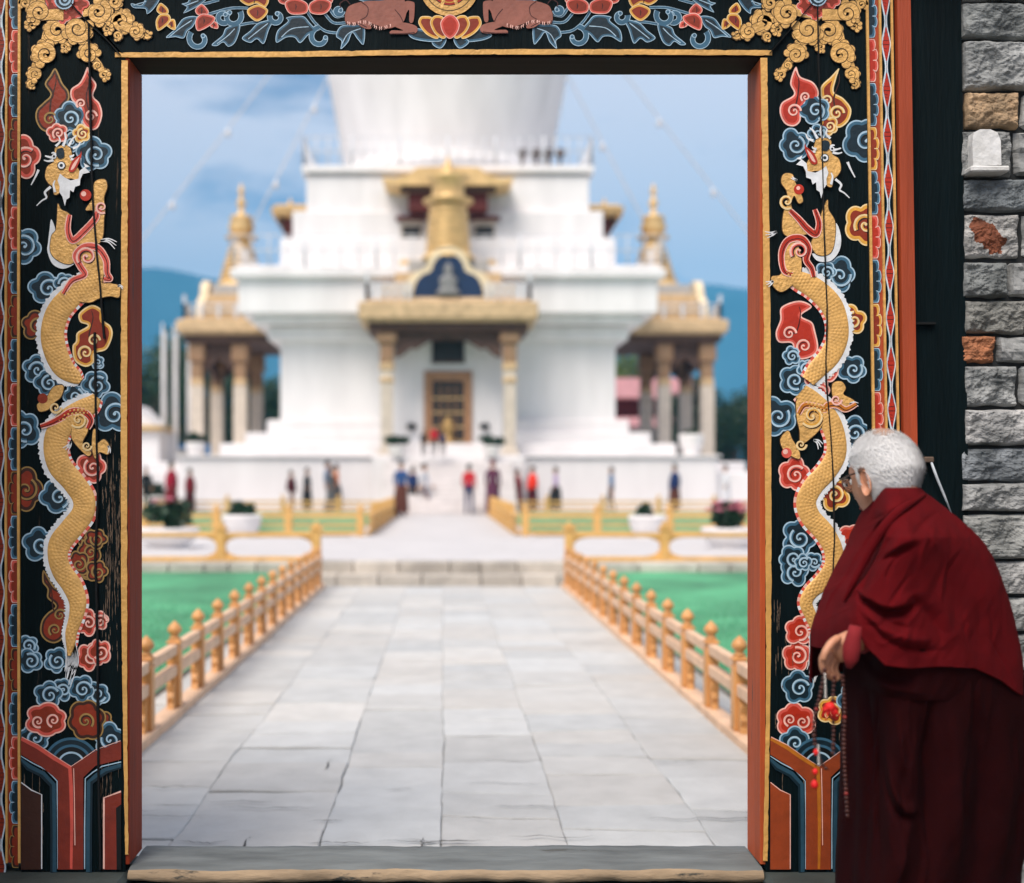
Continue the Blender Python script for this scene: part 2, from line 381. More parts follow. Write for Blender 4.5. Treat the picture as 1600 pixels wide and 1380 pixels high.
for s_ in (-1, 1):
    lw = MB(); lw.span((s_ * 1.9, 24.7, TZ), (s_ * 15.8, 41.3, TZ + .03), M_lawn); tag(lw.build('terrace_lawn'), kind='structure')
# ------------------------------------------------------------------ plants
def leaves(mb, c, rad, n, size, m, seed, shell=.55, clump=9):
    """leaf quads in clumps spread through an ellipsoid"""
    r = random.Random(seed); vs = []; fs = []; cl = []
    for _ in range(clump):
        d = Vector((r.gauss(0, 1), r.gauss(0, 1), r.gauss(0, 1))).normalized() * (shell + (1 - shell) * r.random()) * .75; cl.append((d, r.uniform(.32, .55)))
    for _ in range(n):
        d0, rr = r.choice(cl); d = d0 + Vector((r.gauss(0, 1), r.gauss(0, 1), r.gauss(0, 1))).normalized() * rr * r.random() ** .4
        p = Vector((c[0] + d.x * rad[0], c[1] + d.y * rad[1], c[2] + d.z * rad[2]))
        u = Vector((r.gauss(0, 1), r.gauss(0, 1), r.gauss(0, .6))).normalized(); v = u.orthogonal().normalized(); v.rotate(Matrix.Rotation(r.uniform(0, 6.28), 3, u)); s_ = size * r.uniform(.6, 1.3); o = len(vs)
        vs += [p - u * s_, p + v * s_ * .5, p + u * s_, p - v * s_ * .5]; fs.append([o, o + 1, o + 2, o + 3])
    mb.add(vs, fs, m)
def tree(x, y, h, w_, label, m=None, seed=1, z=TZ, n=5200):
    t = thing('broadleaf_tree', label, 'tree', (x, y, z), group='trees behind the white stupa')
    r = random.Random(seed); tk = MB()
    top = Vector((r.uniform(-.3, .3), r.uniform(-.3, .3), h * .62)); base = [(0, 0, 0), (top.x * .3, top.y * .3, h * .22), (top.x * .7, top.y * .7, h * .42), tuple(top)]
    tk.tube(spl(base, 4), [.09 * h * .35 * (1 - .75 * i / 12) for i in range(13)], M_trunk, 8)
    for k in range(6):
        a = k * 1.05 + r.random(); z0 = h * r.uniform(.3, .55); e = Vector((math.cos(a) * w_ * .6, math.sin(a) * w_ * .6, z0 + h * r.uniform(.12, .3)))
        tk.tube([(top.x * .6, top.y * .6, z0), (e.x * .5, e.y * .5, (z0 + e.z) / 2 + .1), tuple(e)], [.012 * h, .008 * h, .003 * h], M_trunk, 6)
    tk.build('trunk', t)
    cw = MB(); leaves(cw, (0, 0, h * .6), (w_, w_, h * .46), n, .045 * h ** .6, m or M_leaf, seed, clump=16); cw.build('crown', t, fix=False)
    return t
for i, (px, py, Y, w_, lab, m) in enumerate([
    (232, 525, 66, 2.9, 'dark tree at far left behind the white flagpoles', M_leaf), (290, 540, 72, 2.9, 'tree beside the rightmost flagpole', M_leaf),
    (350, 545, 76, 2.7, 'dark green tree seen through the left portico', M_leaf), (424, 560, 80, 2.6, 'tree between the left portico and the white wall', M_leaf),
    (975, 535, 86, 2.6, 'pale yellow green tree above the pink roofs', M_leafy), (1105, 585, 66, 1.6, 'dark tree just right of the right portico', M_leafd),
    (1145, 625, 62, 1.9, 'low dark tree at the right gate edge', M_leafd), (1060, 620, 70, 2.2, 'shaded tree seen through the right portico below the pink roofs', M_leafd),
    (1180, 600, 70, 2.4, 'dark tree partly hidden by the right gate jamb', M_leafd)]):
    p = P(px, py, Y); tree(p.x, Y, p.z - TZ, w_, lab, m, 20 + i)
# ------------------------------------------------------------------ the white stupa
YC, XC = 54.6, .2
def hf(px): return YC * px / (1900 + px)
def zf(py, h): return HC + (HY - py) / F * (YC - h)
ch = thing('white_stupa', 'tall white stepped stupa with golden porticoes at the end of the path', 'stupa', (XC, YC, 0))
def tier(name, px, py0, py1, m=M_white, bev=.04):
    h = hf(px); b = MB(); z0 = zf(py0, h) if py0 is not None else TZ; b.span((-h, -h, z0), (h, h, zf(py1, h)), m, bev=bev); return b.build(name, ch)
HB = 9.9
b = MB(); b.span((-HB, -HB, TZ), (HB, HB, 2.27), M_whiteb, bev=.05)
for s_ in (-1, 1):                                            # bays of the base carry the side porticoes
    b.span((s_ * HB, -4, TZ), (s_ * 12.4, 4, 2.2), M_whiteb, bev=.05)
    b.span((s_ * (HB + .003), -HB + .3, TZ), (s_ * 11.6, -4.003, 1.75), M_whiteb, bev=.05)
b.build('plinth', ch)
b = MB(); b.span((-HB - .12, -HB - .12, 2.27), (HB + .12, HB + .12, 2.36), M_whiteb, bev=.02); b.build('plinth_coping', ch)
tier('plinth_tier', 357, 716, 693, M_whiteb); tier('plinth_tier', 317, 695, 676, M_whiteb); tier('plinth_tier', 283, 678, 656, M_whiteb)
tier('wall', 262, 660, 531)
tier('moulding', 282, 531, 510); tier('moulding', 274, 510.5, 506); tier('moulding', 305, 506, 489); tier('upper_wall', 328, 489, 433)
tier('cornice', 341, 433, 419); tier('cornice', 333, 419, 414)
tier('upper_tier', 262, 416, 372); tier('upper_tier', 243, 374, 330); tier('upper_body', 221, 332, 275)
tier('cornice', 214, 275, 269); tier('cornice', 229, 269, 258)
# railings on the two ledges
def railing(px, py, hh, name):
    h = hf(px) - .1; z = zf(py, hf(px)); b = MB()
    for zz in (hh, hh * .5):
        for a, c in (((-h, -h), (h, -h)), ((h, -h), (h, h)), ((h, h), (-h, h)), ((-h, h), (-h, -h))):
            b.tube([(a[0], a[1], z + zz), (c[0], c[1], z + zz)], .022, M_rail, 6)
    for k in range(25):
        u = -h + 2 * h * k / 24
        for p in ((u, -h), (u, h), (-h, u), (h, u)): b.tube([(p[0], p[1], z), (p[0], p[1], z + hh)], .026 if k % 4 else .06, M_rail, 5)
    b.build(name, ch)
railing(341, 414, 1.15, 'railing'); railing(229, 258, 1.15, 'railing')
# bell-shaped vase, harmika and spire (upper half above the picture)
b = MB(); z0 = zf(258, 4.5)
b.lathe((0, 0, z0), [(4.55, 0), (4.62, .5), (4.55, .55), (4.6, .8), (4.9, 2.6), (5.2, 4.2), (5.35, 5.0), (5.2, 5.9), (4.6, 6.8), (3.4, 7.5), (2.2, 7.8), (1.6, 7.9)], M_white, 64); b.build('dome', ch)
b = MB(); b.span((-1.5, -1.5, z0 + 7.9), (1.5, 1.5, z0 + 9.6), M_goldm, bev=.05); b.span((-1.8, -1.8, z0 + 9.6), (1.8, 1.8, z0 + 9.9), M_gold, bev=.05); b.build('harmika', ch)
b = MB(); pr = []
for k in range(13): r_ = 1.4 - .085 * k; pr += [(r_, k * .42), (r_, k * .42 + .26), (r_ * .8, k * .42 + .3), (r_ * .8, k * .42 + .42)]
b.lathe((0, 0, z0 + 9.9), pr + [(.9, 5.6), (.9, 5.9), (.3, 6.3), (.25, 6.8), (.5, 7.1), (.02, 7.9)], M_goldm, 28); b.build('spire', ch)
# small parapet lamps and flood lights on the upper ledge
for k, px in enumerate((820, 842, 862, 880)):
    b = MB(); x = (px - 702) / 1900 * (YC - 6); b.lathe((x, -5.35, zf(258, hf(229)) + .0), [(.12, 0), (.06, .05), (.06, .45), (.17, .5), (.2, .75), (.05, .8)], M_darkwood, 10); b.build('floodlight', ch)
def stupa_spire(mb, x, y, z, k=1.0, wide=1.0):
    pr = [(1.05 * wide, 0), (1.05 * wide, .12)]
    for q in range(9):
        r_ = (.92 - .062 * q) * wide; pr += [(r_, .14 + q * .21), (r_, .14 + q * .21 + .13), (r_ * .86, .14 + q * .21 + .15), (r_ * .86, .14 + q * .21 + .2)]
    zt = .14 + 9 * .21
    pr += [(.62, zt), (.62, zt + .08), (.3, zt + .12), (.42, zt + .22), (.52, zt + .45), (.40, zt + .75), (.46, zt + .82), (.44, zt + .88), (.12, zt + 1.0), (.1, zt + 1.25), (.2, zt + 1.42), (.1, zt + 1.6), (.07, zt + 1.75), (.13, zt + 1.9), (.01, zt + 2.25)]
    mb.lathe((x, y, z), [(a * k, c * k) for a, c in pr], M_goldm, 24)
def front_spire(mb, x, y, z):
    pr = [(1.0, 0), (1.0, .15)]
    for q in range(8):
        r_ = .86 - .02 * q; pr += [(r_, .16 + q * .255), (r_, .16 + q * .255 + .16), (r_ * .84, .16 + q * .255 + .175), (r_ * .84, .16 + q * .255 + .25)]
    zt = .16 + 8 * .255
    pr += [(.95, zt), (.95, zt + .07), (.55, zt + .1), (.62, zt + .3), (.60, zt + .7), (.78, zt + .85), (.84, zt + .95), (.3, zt + 1.05), (.2, zt + 1.2), (.26, zt + 1.35), (.01, zt + 1.6)]
    mb.lathe((x, y, z), pr, M_goldm, 28)
def tri_arch(hw, h, th):
    """trefoil outline, (x,z)"""
    o = []
    for a in range(0, 91, 10): o.append((hw - hw * .42 * (1 - math.cos(R(a))), h * .55 * math.sin(R(a))))
    o += [(hw * .52, h * .60)]
    for a in range(0, 181, 12): o.append((hw * .46 * math.cos(R(a)), h * .62 + h * .38 * math.sin(R(a))))
    o += [(-hw * .52, h * .60)]
    for a in range(90, -1, -10): o.append((-hw + hw * .42 * (1 - math.cos(R(a))), h * .55 * math.sin(R(a))))
    return o
M_statue = mat('dim_statue', (.22, .22, .22), .7, .3, 6)
def portico(rz, out, front):
    """built facing -y in its own frame; out = distance of its front edge from the stupa's centre"""
    ro = bpy.data.objects
    hw = 3.3 if front else 3.15; zr0, zr1 = (7.36, 7.98) if front else (7.74, 8.25); yb = -6.4
    r = MB(); r.span((-hw, -out, zr0), (hw, yb - .05, zr1), M_gold, bev=.05); r.span((-hw + .25, -out + .25, zr1), (hw - .25, yb - .05, zr1 + .12), M_gold, bev=.03)
    r.span((-hw + .12, -out + .12, zr0 - .1), (hw - .12, yb - .05, zr0), M_gold)
    rf = r.build('portico_roof', ch); rf.rotation_euler = (0, 0, rz)
    def sub(mb, name): o = mb.build(name, rf); return o
    e = MB(); e.span((-hw + .35, -out + .35, zr0 - .42), (hw - .35, yb - .05, zr0 - .1), M_darkwood)
    for k in range(17): x = -hw + .45 + (2 * hw - .9) * k / 16; e.span((x - .07, -out + .22, zr0 - .36), (x + .07, -out + .35, zr0 - .12), M_darkwood)
    sub(e, 'eave_brackets')
    cx_, yf, ybk = 2.28, -out + .75, -out + (2.6 if not front else 2.1)
    for x in (-cx_, cx_):
        for y in ((yf, ybk) if not front else (yf,)):
            c = MB(); zb = 2.27; cw = .22 if front else .27
            c.span((x - .34, y - .34, zb), (x + .34, y + .34, zb + .3), M_colwood, bev=.04)
            c.prism([(x - cw, y - cw), (x + cw, y - cw), (x + cw, y + cw), (x - cw, y + cw)], 'z', zb + .3, 5.5, M_colwood)
            c.span((x - .26, y - .26, 5.05), (x + .26, y + .26, 5.25), M_gold, bev=.03); c.span((x - .27, y - .27, 5.5), (x + .27, y + .27, 5.8), M_gold, bev=.05)
            c.span((x - .25, y - .25, 5.8), (x + .26, y + .26, 6.5), M_colcap, bev=.05); c.span((x - .38, y - .36, 6.5), (x + .38, y + .36, zr0 - .42), M_colcap, bev=.08)
            sub(c, 'column')
    # carved bow beam between the columns
    aw = 0 if front else .25
    a = MB(); bow = [(-cx_ + .3, zr0 - .42), (-cx_ + .3, 6.0), (-cx_ + .55, 6.05), (-cx_ + .9, 6.35), (-1.2, 6.3), (-.7, 6.62 - aw), (0, 6.72 - aw), (.7, 6.62 - aw), (1.2, 6.3), (cx_ - .9, 6.35), (cx_ - .55, 6.05), (cx_ - .3, 6.0), (cx_ - .3, zr0 - .42)]
    a.prism(bow, 'y', yf - .1, yf + .1, M_darkwood); sub(a, 'bow_beam')
    if not front:
        for x in (-cx_, cx_):
            a = MB(); a.prism([(yf + .3, zr0 - .42), (yf + .3, 6.1), (yf + .6, 6.4), ((yf + ybk) / 2, 6.7), (ybk - .6, 6.4), (ybk - .3, 6.1), (ybk - .3, zr0 - .42)], 'x', x - .09, x + .09, M_darkwood); sub(a, 'side_beam')
    # stepped gold roof, niche, small spire
    g2 = MB(); g2.span((-2.5, -out + .9, zr1 + .121), (2.5, yb - .5, zr1 + .75), M_gold, bev=.04); g2.span((-2.0, -out + 1.1, zr1 + .75), (2.0, yb - .6, zr1 + 1.25), M_gold, bev=.04); g2.span((-1.5, -out + 1.25, zr1 + 1.25), (1.5, yb - .75, zr1 + 1.75), M_pale, bev=.04); sub(g2, 'roof_step')
    na = tri_arch(1.72, 2.0, .1); nb = tri_arch(1.3, 1.58, .1); yq = -out + .55
    ng = MB(); ng.prism([(x, z + zr1 + .121) for x, z in na], 'y', yq, yq + .345, M_niche); nr = sub(ng, 'niche')
    for k in range(9):
        s2 = MB()
    nf = MB(); nf.prism([(x, z + zr1 + .25) for x, z in nb], 'y', yq - .03, yq - .004, M_blue); sub(nf, 'niche_back')
    bd = MB(); zz = zr1 + .28
    bd.lathe((0, yq - .16, zz), [(.42, 0), (.45, .12), (.36, .2), (.30, .3), (.33, .5), (.34, .62), (.2, .74), (.1, .78), (.16, .86), (.17, 1.0), (.1, 1.12), (.04, 1.2)], M_statue, 16, sy=.3); sub(bd, 'statue')
    for s_ in (-1, 1):
        rl = MB()
        for zz in (.3, .58):
            for (p, q) in (((hw - .3, -out + .3), (1.5, -out + .3)), ((hw - .3, -out + .3), (hw - .3, yb - .4))): rl.tube([(s_ * p[0], p[1], zr1 + .1 + zz), (s_ * q[0], q[1], zr1 + .1 + zz)], .035, M_rail, 6)
        for k in range(7):
            x = s_ * (hw - .3 - k * .26); rl.span((x - .06, -out + .24, zr1 + .1), (x + .06, -out + .36, zr1 + .72), M_rail)
            y = -out + .3 + (out + yb - .7) * k / 6; rl.span((s_ * (hw - .3) - .06, y - .06, zr1 + .1), (s_ * (hw - .3) + .06, y + .06, zr1 + .72 + (.35 if k == 0 else 0)), M_rail)
        sub(rl, 'roof_railing')
    spx = MB(); front_spire(spx, 0, (-out + yb) / 2 - .35, zr1 + 1.75) if front else stupa_spire(spx, 0, -9.25, zr1 + 1.75, 1.12, 1.0); sub(spx, 'small_spire')
    if front:
        w_ = MB(); w_.span((-2.1, -out + 2.2, 2.27), (2.1, yb, zr0 - .42), M_white, bev=.02); sub(w_, 'porch_wall')
        yd = -out + 2.2
        d = MB(); d.span((-.92, yd - .14, 2.28), (-.6, yd - .003, 5.62), M_door, bev=.02); d.span((.6, yd - .14, 2.28), (.92, yd - .003, 5.62), M_door, bev=.02); d.span((-.6, yd - .14, 5.25), (.6, yd - .003, 5.62), M_door, bev=.02); dr = sub(d, 'door_frame')
        l2 = MB(); l2.span((-.6, yd - .05, 2.29), (.6, yd - .004, 5.25), M_glass); 
        for k in range(4): z = 2.9 + .55 * k; l2.span((-.6, yd - .08, z), (.6, yd - .051, z + .06), M_goldm)
        for k in range(3): x = -.3 + .3 * k; l2.span((x - .025, yd - .11, 2.3), (x + .025, yd - .081, 5.07), M_door)
        sub(l2, 'door_leaf')
        v = MB(); v.lathe((0, yd - .4, 2.28), [(.26, 0), (.28, .1), (.1, .2), (.14, .3), (.24, .5), (.25, .7), (.12, .85), (.08, .9), (.2, 1.0), (.22, 1.3), (.1, 1.5), (.02, 1.6)], M_vase, 18); sub(v, 'gilt_offering_vase')
        wn = MB(); wn.span((-.62, yd - .1, 6.0), (.62, yd - .003, 6.75), M_glass); wn.span((-.7, yd - .14, 6.75), (.7, yd - .003, 6.9), M_darkwood); wn.span((-.66, yd - .09, 5.92), (.66, yd - .003, 6.0), M_darkwood); sub(wn, 'lintel_window')
        for s_ in (-1, 1):
            q = MB(); q.lathe((s_ * 1.4, yd - .08, 3.5), [(.12, -.12), (.2, -.05), (.2, .05), (.12, .12)], M_glass, 12); sub(q, 'wall_lamp')
    return rf
portico(0, 10.1, True)
portico(R(-90), 11.5, False); portico(R(90), 11.9, False)
b = MB(); b.span((-2.75, -10.9, TZ), (2.75, -HB - .125, 2.268), M_whiteb, bev=.03); b.build('porch_platform', ch)
M_stair = mat('stair_stone', (.66, .62, .61), .8, .15, 2)
# stair up to the door
b = MB()
for k in range(11): z1 = TZ + (2.26 - TZ) * (11 - k) / 12; b.span((-2.3, -10.9 - .3 * (k + 1), TZ), (2.3, -10.9 - .3 * k, z1), M_stair, bev=.012)
b.build('stair', ch)
# upper gables with gilt curved roofs, one per face (rear one never seen)
def gable(rz):
    out, hw = 7.55, 2.3; yb = -5.65; zb = 12.75
    g = MB(); 
    sec = [(-hw - .25, .42), (-hw + .25, .38), (-1.5, .55), (-1.2, .80), (0, .86), (1.2, .80), (1.5, .55), (hw - .25, .38), (hw + .25, .42), (hw + .1, .2), (hw - .4, .12), (-hw + .4, .12), (-hw - .1, .2)]
    g.prism([(x, z + zb) for x, z in sec], 'y', -out, yb - .02, M_goldm); g.lathe((0, -out + .5, zb + .85), [(.16, 0), (.18, .1), (.08, .2), (.1, .28), (.02, .5)], M_goldm, 12)
    rf = g.build('gable_roof', ch); rf.rotation_euler = (0, 0, rz)
    w_ = MB(); w_.span((-1.55, -out + .45, zb - .75), (1.55, yb - .02, zb + .12), M_redwood, bev=.03); w_.span((-1.85, -out + .2, zb - .12), (1.85, -out + .45, zb + .118), M_darkwood); w_.build('bracket_box', rf)
    for s_ in (-1, 1):
        s2 = MB(); x = s_ * 1.45
        s2.span((x - .45, -out + 1.2, zb - 2.6), (x + .45, yb - .02, zb - 1.0), M_colwood, bev=.02); s2.span((x - .36, -out + 1.17, zb - 2.3), (x + .36, -out + 1.197, zb - 1.25), M_glass)
        s2.span((x - .62, -out + 1.0, zb - 1.0), (x + .62, yb - .02, zb - .86), M_redwood, bev=.02); s2.prism([(x - .55, zb - 2.95), (x + .55, zb - 2.95), (x + .4, zb - 2.62), (x - .4, zb - 2.62)], 'y', -out + .9, yb - .02, M_goldm)
        s2.build('shrine_window', rf)
gable(0); gable(R(-90)); gable(R(90))
# cables with lamps from the dome top down to the ground either side
def cable(x0, x1, z1, y1, label, n_l=4):
    zt = z0 + 15.6; t = thing('lamp_cable', label, 'cable', (0, 0, 0), group='lamp cables slung from the stupa')
    a = Vector((XC + x0, YC, zt)); e = Vector((x1, y1, z1)); pts = []
    for k in range(25):
        u = k / 24; p = a.lerp(e, u); p.z -= 3.2 * u * (1 - u) * .5; pts.append(p)
    b = MB(); b.tube(pts, .035, M_rail, 5); b.build('wire', t)
    for k in range(n_l):
        p = pts[5 + int(16 * k / n_l)]; l_ = MB(); l_.lathe((p.x, p.y, p.z - .42), [(.02, 0), (.10, .06), (.13, .18), (.08, .32), (.03, .42)], M_rail, 10); l_.build('lamp', t)
cable(-.3, -21.5, 4, 58, 'lamp cable reaching lowest on the left side of the stupa', 5); cable(-.3, -10.6, 9.3, 55, 'upper left lamp cable passing close to the small spire')
cable(.3, 21.2, 5, 58, 'lamp cable reaching farthest to the right of the stupa', 5); cable(.3, 11.2, 9.3, 55, 'steeper lamp cable just right of the dome', 3)
# ------------------------------------------------------------------ other things round the stupa
M_pinkroof = mat('pink_roof', (.72, .36, .38), .6, .15, 1); M_housew = mat('house_wall', (.45, .42, .40), .8, .2, 1)
p = P(1015, 700, 78)
hs = thing('house', 'house with pink roofs behind the right portico', 'house', (p.x, 78, TZ))
b = MB(); b.span((-4.5, 0, 0), (3.2, 6, 5.2), M_housew); b.span((-4.0, .6, 5.2), (2.6, 6, 6.4), M_redwood); b.build('wall', hs)
b = MB(); b.prism([(-5.2, 6.4), (3.6, 6.4), (2.6, 7.65), (-4.3, 7.65)], 'y', -1, 7, M_pinkroof); b.build('roof', hs)
b = MB(); b.span((-5.0, -1, 4.55), (3.5, 0, 5.15), M_pinkroof, bev=.05); b.build('canopy', hs)
for k in range(5): b = MB(); b.span((-4.0 + 1.45 * k, -.06, 1.0), (-3.0 + 1.45 * k, -.003, 4.0), M_glass); b.build('window', hs)
p = P(228, 700, 55); M_ochroof = mat('ochre_roof', (.5, .33, .12), .6, .2, 1)
hs = thing('gatehouse', 'small white building with ochre eave at the far left', 'building', (p.x, 55, TZ))
b = MB(); b.span((-3, 0, 0), (.6, 3, 3.4), M_white); b.build('wall', hs)
b = MB(); b.span((-3.3, -.3, 3.4), (.8, 3.3, 3.62), M_ochroof, bev=.03); b.prism([(-3.2, 3.62), (.4, 3.62), (-.6, 4.6), (-2.5, 4.6)], 'y', 0, 3, M_white); b.build('roof', hs)
M_tarp = mat('blue_tarp', (.02, .16, .38), .5, .2, 2); M_grey = mat('grey_render', (.40, .39, .38), .8, .2, 1)
p = P(355, 680, 68); b = MB(); b.span((-5, -.05, .8), (2.2, .05, 3.1), M_tarp, bev=.03)
bt = thing('banner', 'blue hoarding standing behind the left portico', 'hoarding', (p.x, 66, TZ)); b.build('sheet', bt)
for x in (-4.9, -1.3, 2.1): b = MB(); b.tube([(x, .12, 0), (x, .12, 3.2)], .05, M_rail, 6); b.build('stake', bt)
p = P(262, 700, 60); lowb = thing('boundary_wall', 'low grey wall at the foot of the flagpoles', 'wall', (p.x, 60, TZ)); b = MB(); b.span((-2.2, 0, 0), (1.5, .3, 2.6), M_grey); b.build('wall', lowb); b = MB(); b.span((-2.3, -.05, 2.6), (1.6, .35, 2.72), M_pale); b.build('coping', lowb)
M_pole = mat('white_pole', (.75, .75, .76), .5, .05, 2); M_flag = mat('prayer_flag', (.78, .77, .78), .8, .12, 2)
for k, (px, top) in enumerate(((254, 505), (272, 508), (294, 515))):
    p = P(px, 690, 57); zt = P(px, top, 57).z - TZ; t = thing('flagpole', ['leftmost of the three tall white flagpoles', 'middle one of the three tall white flagpoles', 'white flagpole nearest the left portico'][k], 'flagpole', (p.x, 57, TZ), group='white prayer flagpoles')
    b = MB(); b.tube([(0, 0, 0), (0, 0, zt * .5), (0, 0, zt)], [.055, .05, .035], M_pole, 8); b.build('pole', t)
    pts = np.zeros((26, 6, 3))
    for i in range(26):
        for j in range(6): u = j / 5; pts[i, j] = (.05 + .11 * u, .05 * math.sin(i * .5 + u * 3 + k), 1.0 + (zt - 1.4) * i / 25)
    b = MB(); b.grid(pts, M_flag); b.build('flag', t)
# planters
def planter(px, py, Y, w_, h, label, seed, pink=0, footed=True, bush=(.55, .5, .45), lf=None, group='white planters with shrubs'):
    p = P(px, py, Y); t = thing('planter', label, 'planter', (p.x, Y, TZ if p.z < 1.2 else p.z), group=group)
    b = MB(); r_ = w_ / 2
    b.lathe((0, 0, 0), [(r_ * .72, 0), (r_ * .72, .05 * h), (r_ * .6, .1 * h), (r_ * .85, .3 * h), (r_ * .98, .6 * h), (r_, .8 * h), (r_ * 1.04, .84 * h), (r_ * 1.04, .97 * h), (r_ * .95, h), (r_ * .9, .93 * h)], M_pot, 28); b.build('pot', t)
    s_ = MB(); leaves(s_, (0, 0, h + bush[2] * .62), bush, 900, .07, lf or M_leafd, seed, clump=10)
    s_.tube([(0, 0, h * .9), (.03, 0, h + bush[2] * .5)], [.04, .02], M_trunk, 6); s_.build('shrub', t, fix=False)
    r2 = random.Random(seed)
    for k in range(pink):
        a = r2.uniform(0, 6.28); e = r2.uniform(.1, 1.2); q = Vector((math.cos(a) * math.cos(e) * bush[0], math.sin(a) * math.cos(e) * bush[1], h + bush[2] * (.62 + math.sin(e))))
        f = MB(); vs = []; fs = []
        for w2 in range(3):
            for j in range(6):
                an = j * 1.047 + w2 * .5; d = Vector((math.cos(an), math.sin(an), .25 + .5 * w2)).normalized() * (.10 - .02 * w2); sd_ = Vector((-math.sin(an), math.cos(an), 0)) * .055; o = len(vs)
                vs += [q, q + d * .6 + sd_, q + d * 1.1, q + d * .6 - sd_]; fs.append([o, o + 1, o + 2, o + 3])
        f.add(vs, fs, M_pink); f.build('flower', t, fix=False)
    return t
M_pink = mat('pink_petal', (.85, .40, .50), .6, .2, 20)
planter(378, 838, 24.0, .76, .45, 'round white planter with dark shrub left of the terrace walk', 3, bush=(.27, .26, .17))
planter(1012, 842, 23.6, .72, .45, 'round white planter with dark shrub right of the terrace walk', 4, bush=(.22, .22, .14))
planter(262, 860, 20.2, 1.0, .34, 'low white bowl with large dark green bush by the left lawn', 5, bush=(.40, .36, .30), pink=2)
planter(1140, 860, 20.2, .9, .34, 'low white bowl with pink flowering bush by the right lawn', 6, bush=(.36, .34, .27), pink=16)
def stairpot(px, py, lab, s): 
    p = P(px, py, 43.5); planter(px, py, 43.6, .6, .4, lab, s, bush=(.5, .4, .28), group='plants beside the stupa door')
stairpot(620, 714, 'potted plant left of the stupa door', 8); stairpot(768, 714, 'potted plant right of the stupa door', 9)
planter(305, 712, 46, .7, .5, 'potted shrub on the left end of the plinth', 10, bush=(.4, .4, .25)); planter(240, 780, 41.9, .8, .6, 'potted shrub beside the leftmost monk in red', 11, bush=(.6, .4, .3))
planter(1080, 712, 46, .9, .8, 'pale pot standing on the right end of the plinth', 12, bush=(.3, .3, .1))
# ------------------------------------------------------------------ people near the stupa
M_skin = mat('skin', (.45, .24, .15), .5, .12, 12)
M_hairb = mat('black_hair', (.012, .010, .010), .5, .3, 60)
M_shoe = mat('shoe', (.03, .028, .03), .4, .2, 8)
def cloth(name, hexc): return mat('cloth_' + name, s2l(hexc), .85, .22, 9, bump=.2, bscale=40)
def skinned(name, verts, edges, radii, sub=1, root=0):
    me = bpy.data.meshes.new(name); me.from_pydata(verts, edges, []); o = bpy.data.objects.new(name, me); COL.objects.link(o)
    md = o.modifiers.new('s', 'SKIN'); md.use_smooth_shade = True
    for i, r in enumerate(radii):
        d = me.skin_vertices[0].data[i]; d.radius = r if isinstance(r, tuple) else (r, r); d.use_root = (i == root)
    ss = o.modifiers.new('u', 'SUBSURF'); ss.levels = ss.render_levels = sub
    dg = bpy.context.evaluated_depsgraph_get(); dg.update(); m2 = bpy.data.meshes.new_from_object(o.evaluated_get(dg))
    bpy.data.objects.remove(o); bpy.data.meshes.remove(me); m2.name = name
    for p in m2.polygons: p.use_smooth = True
    return m2
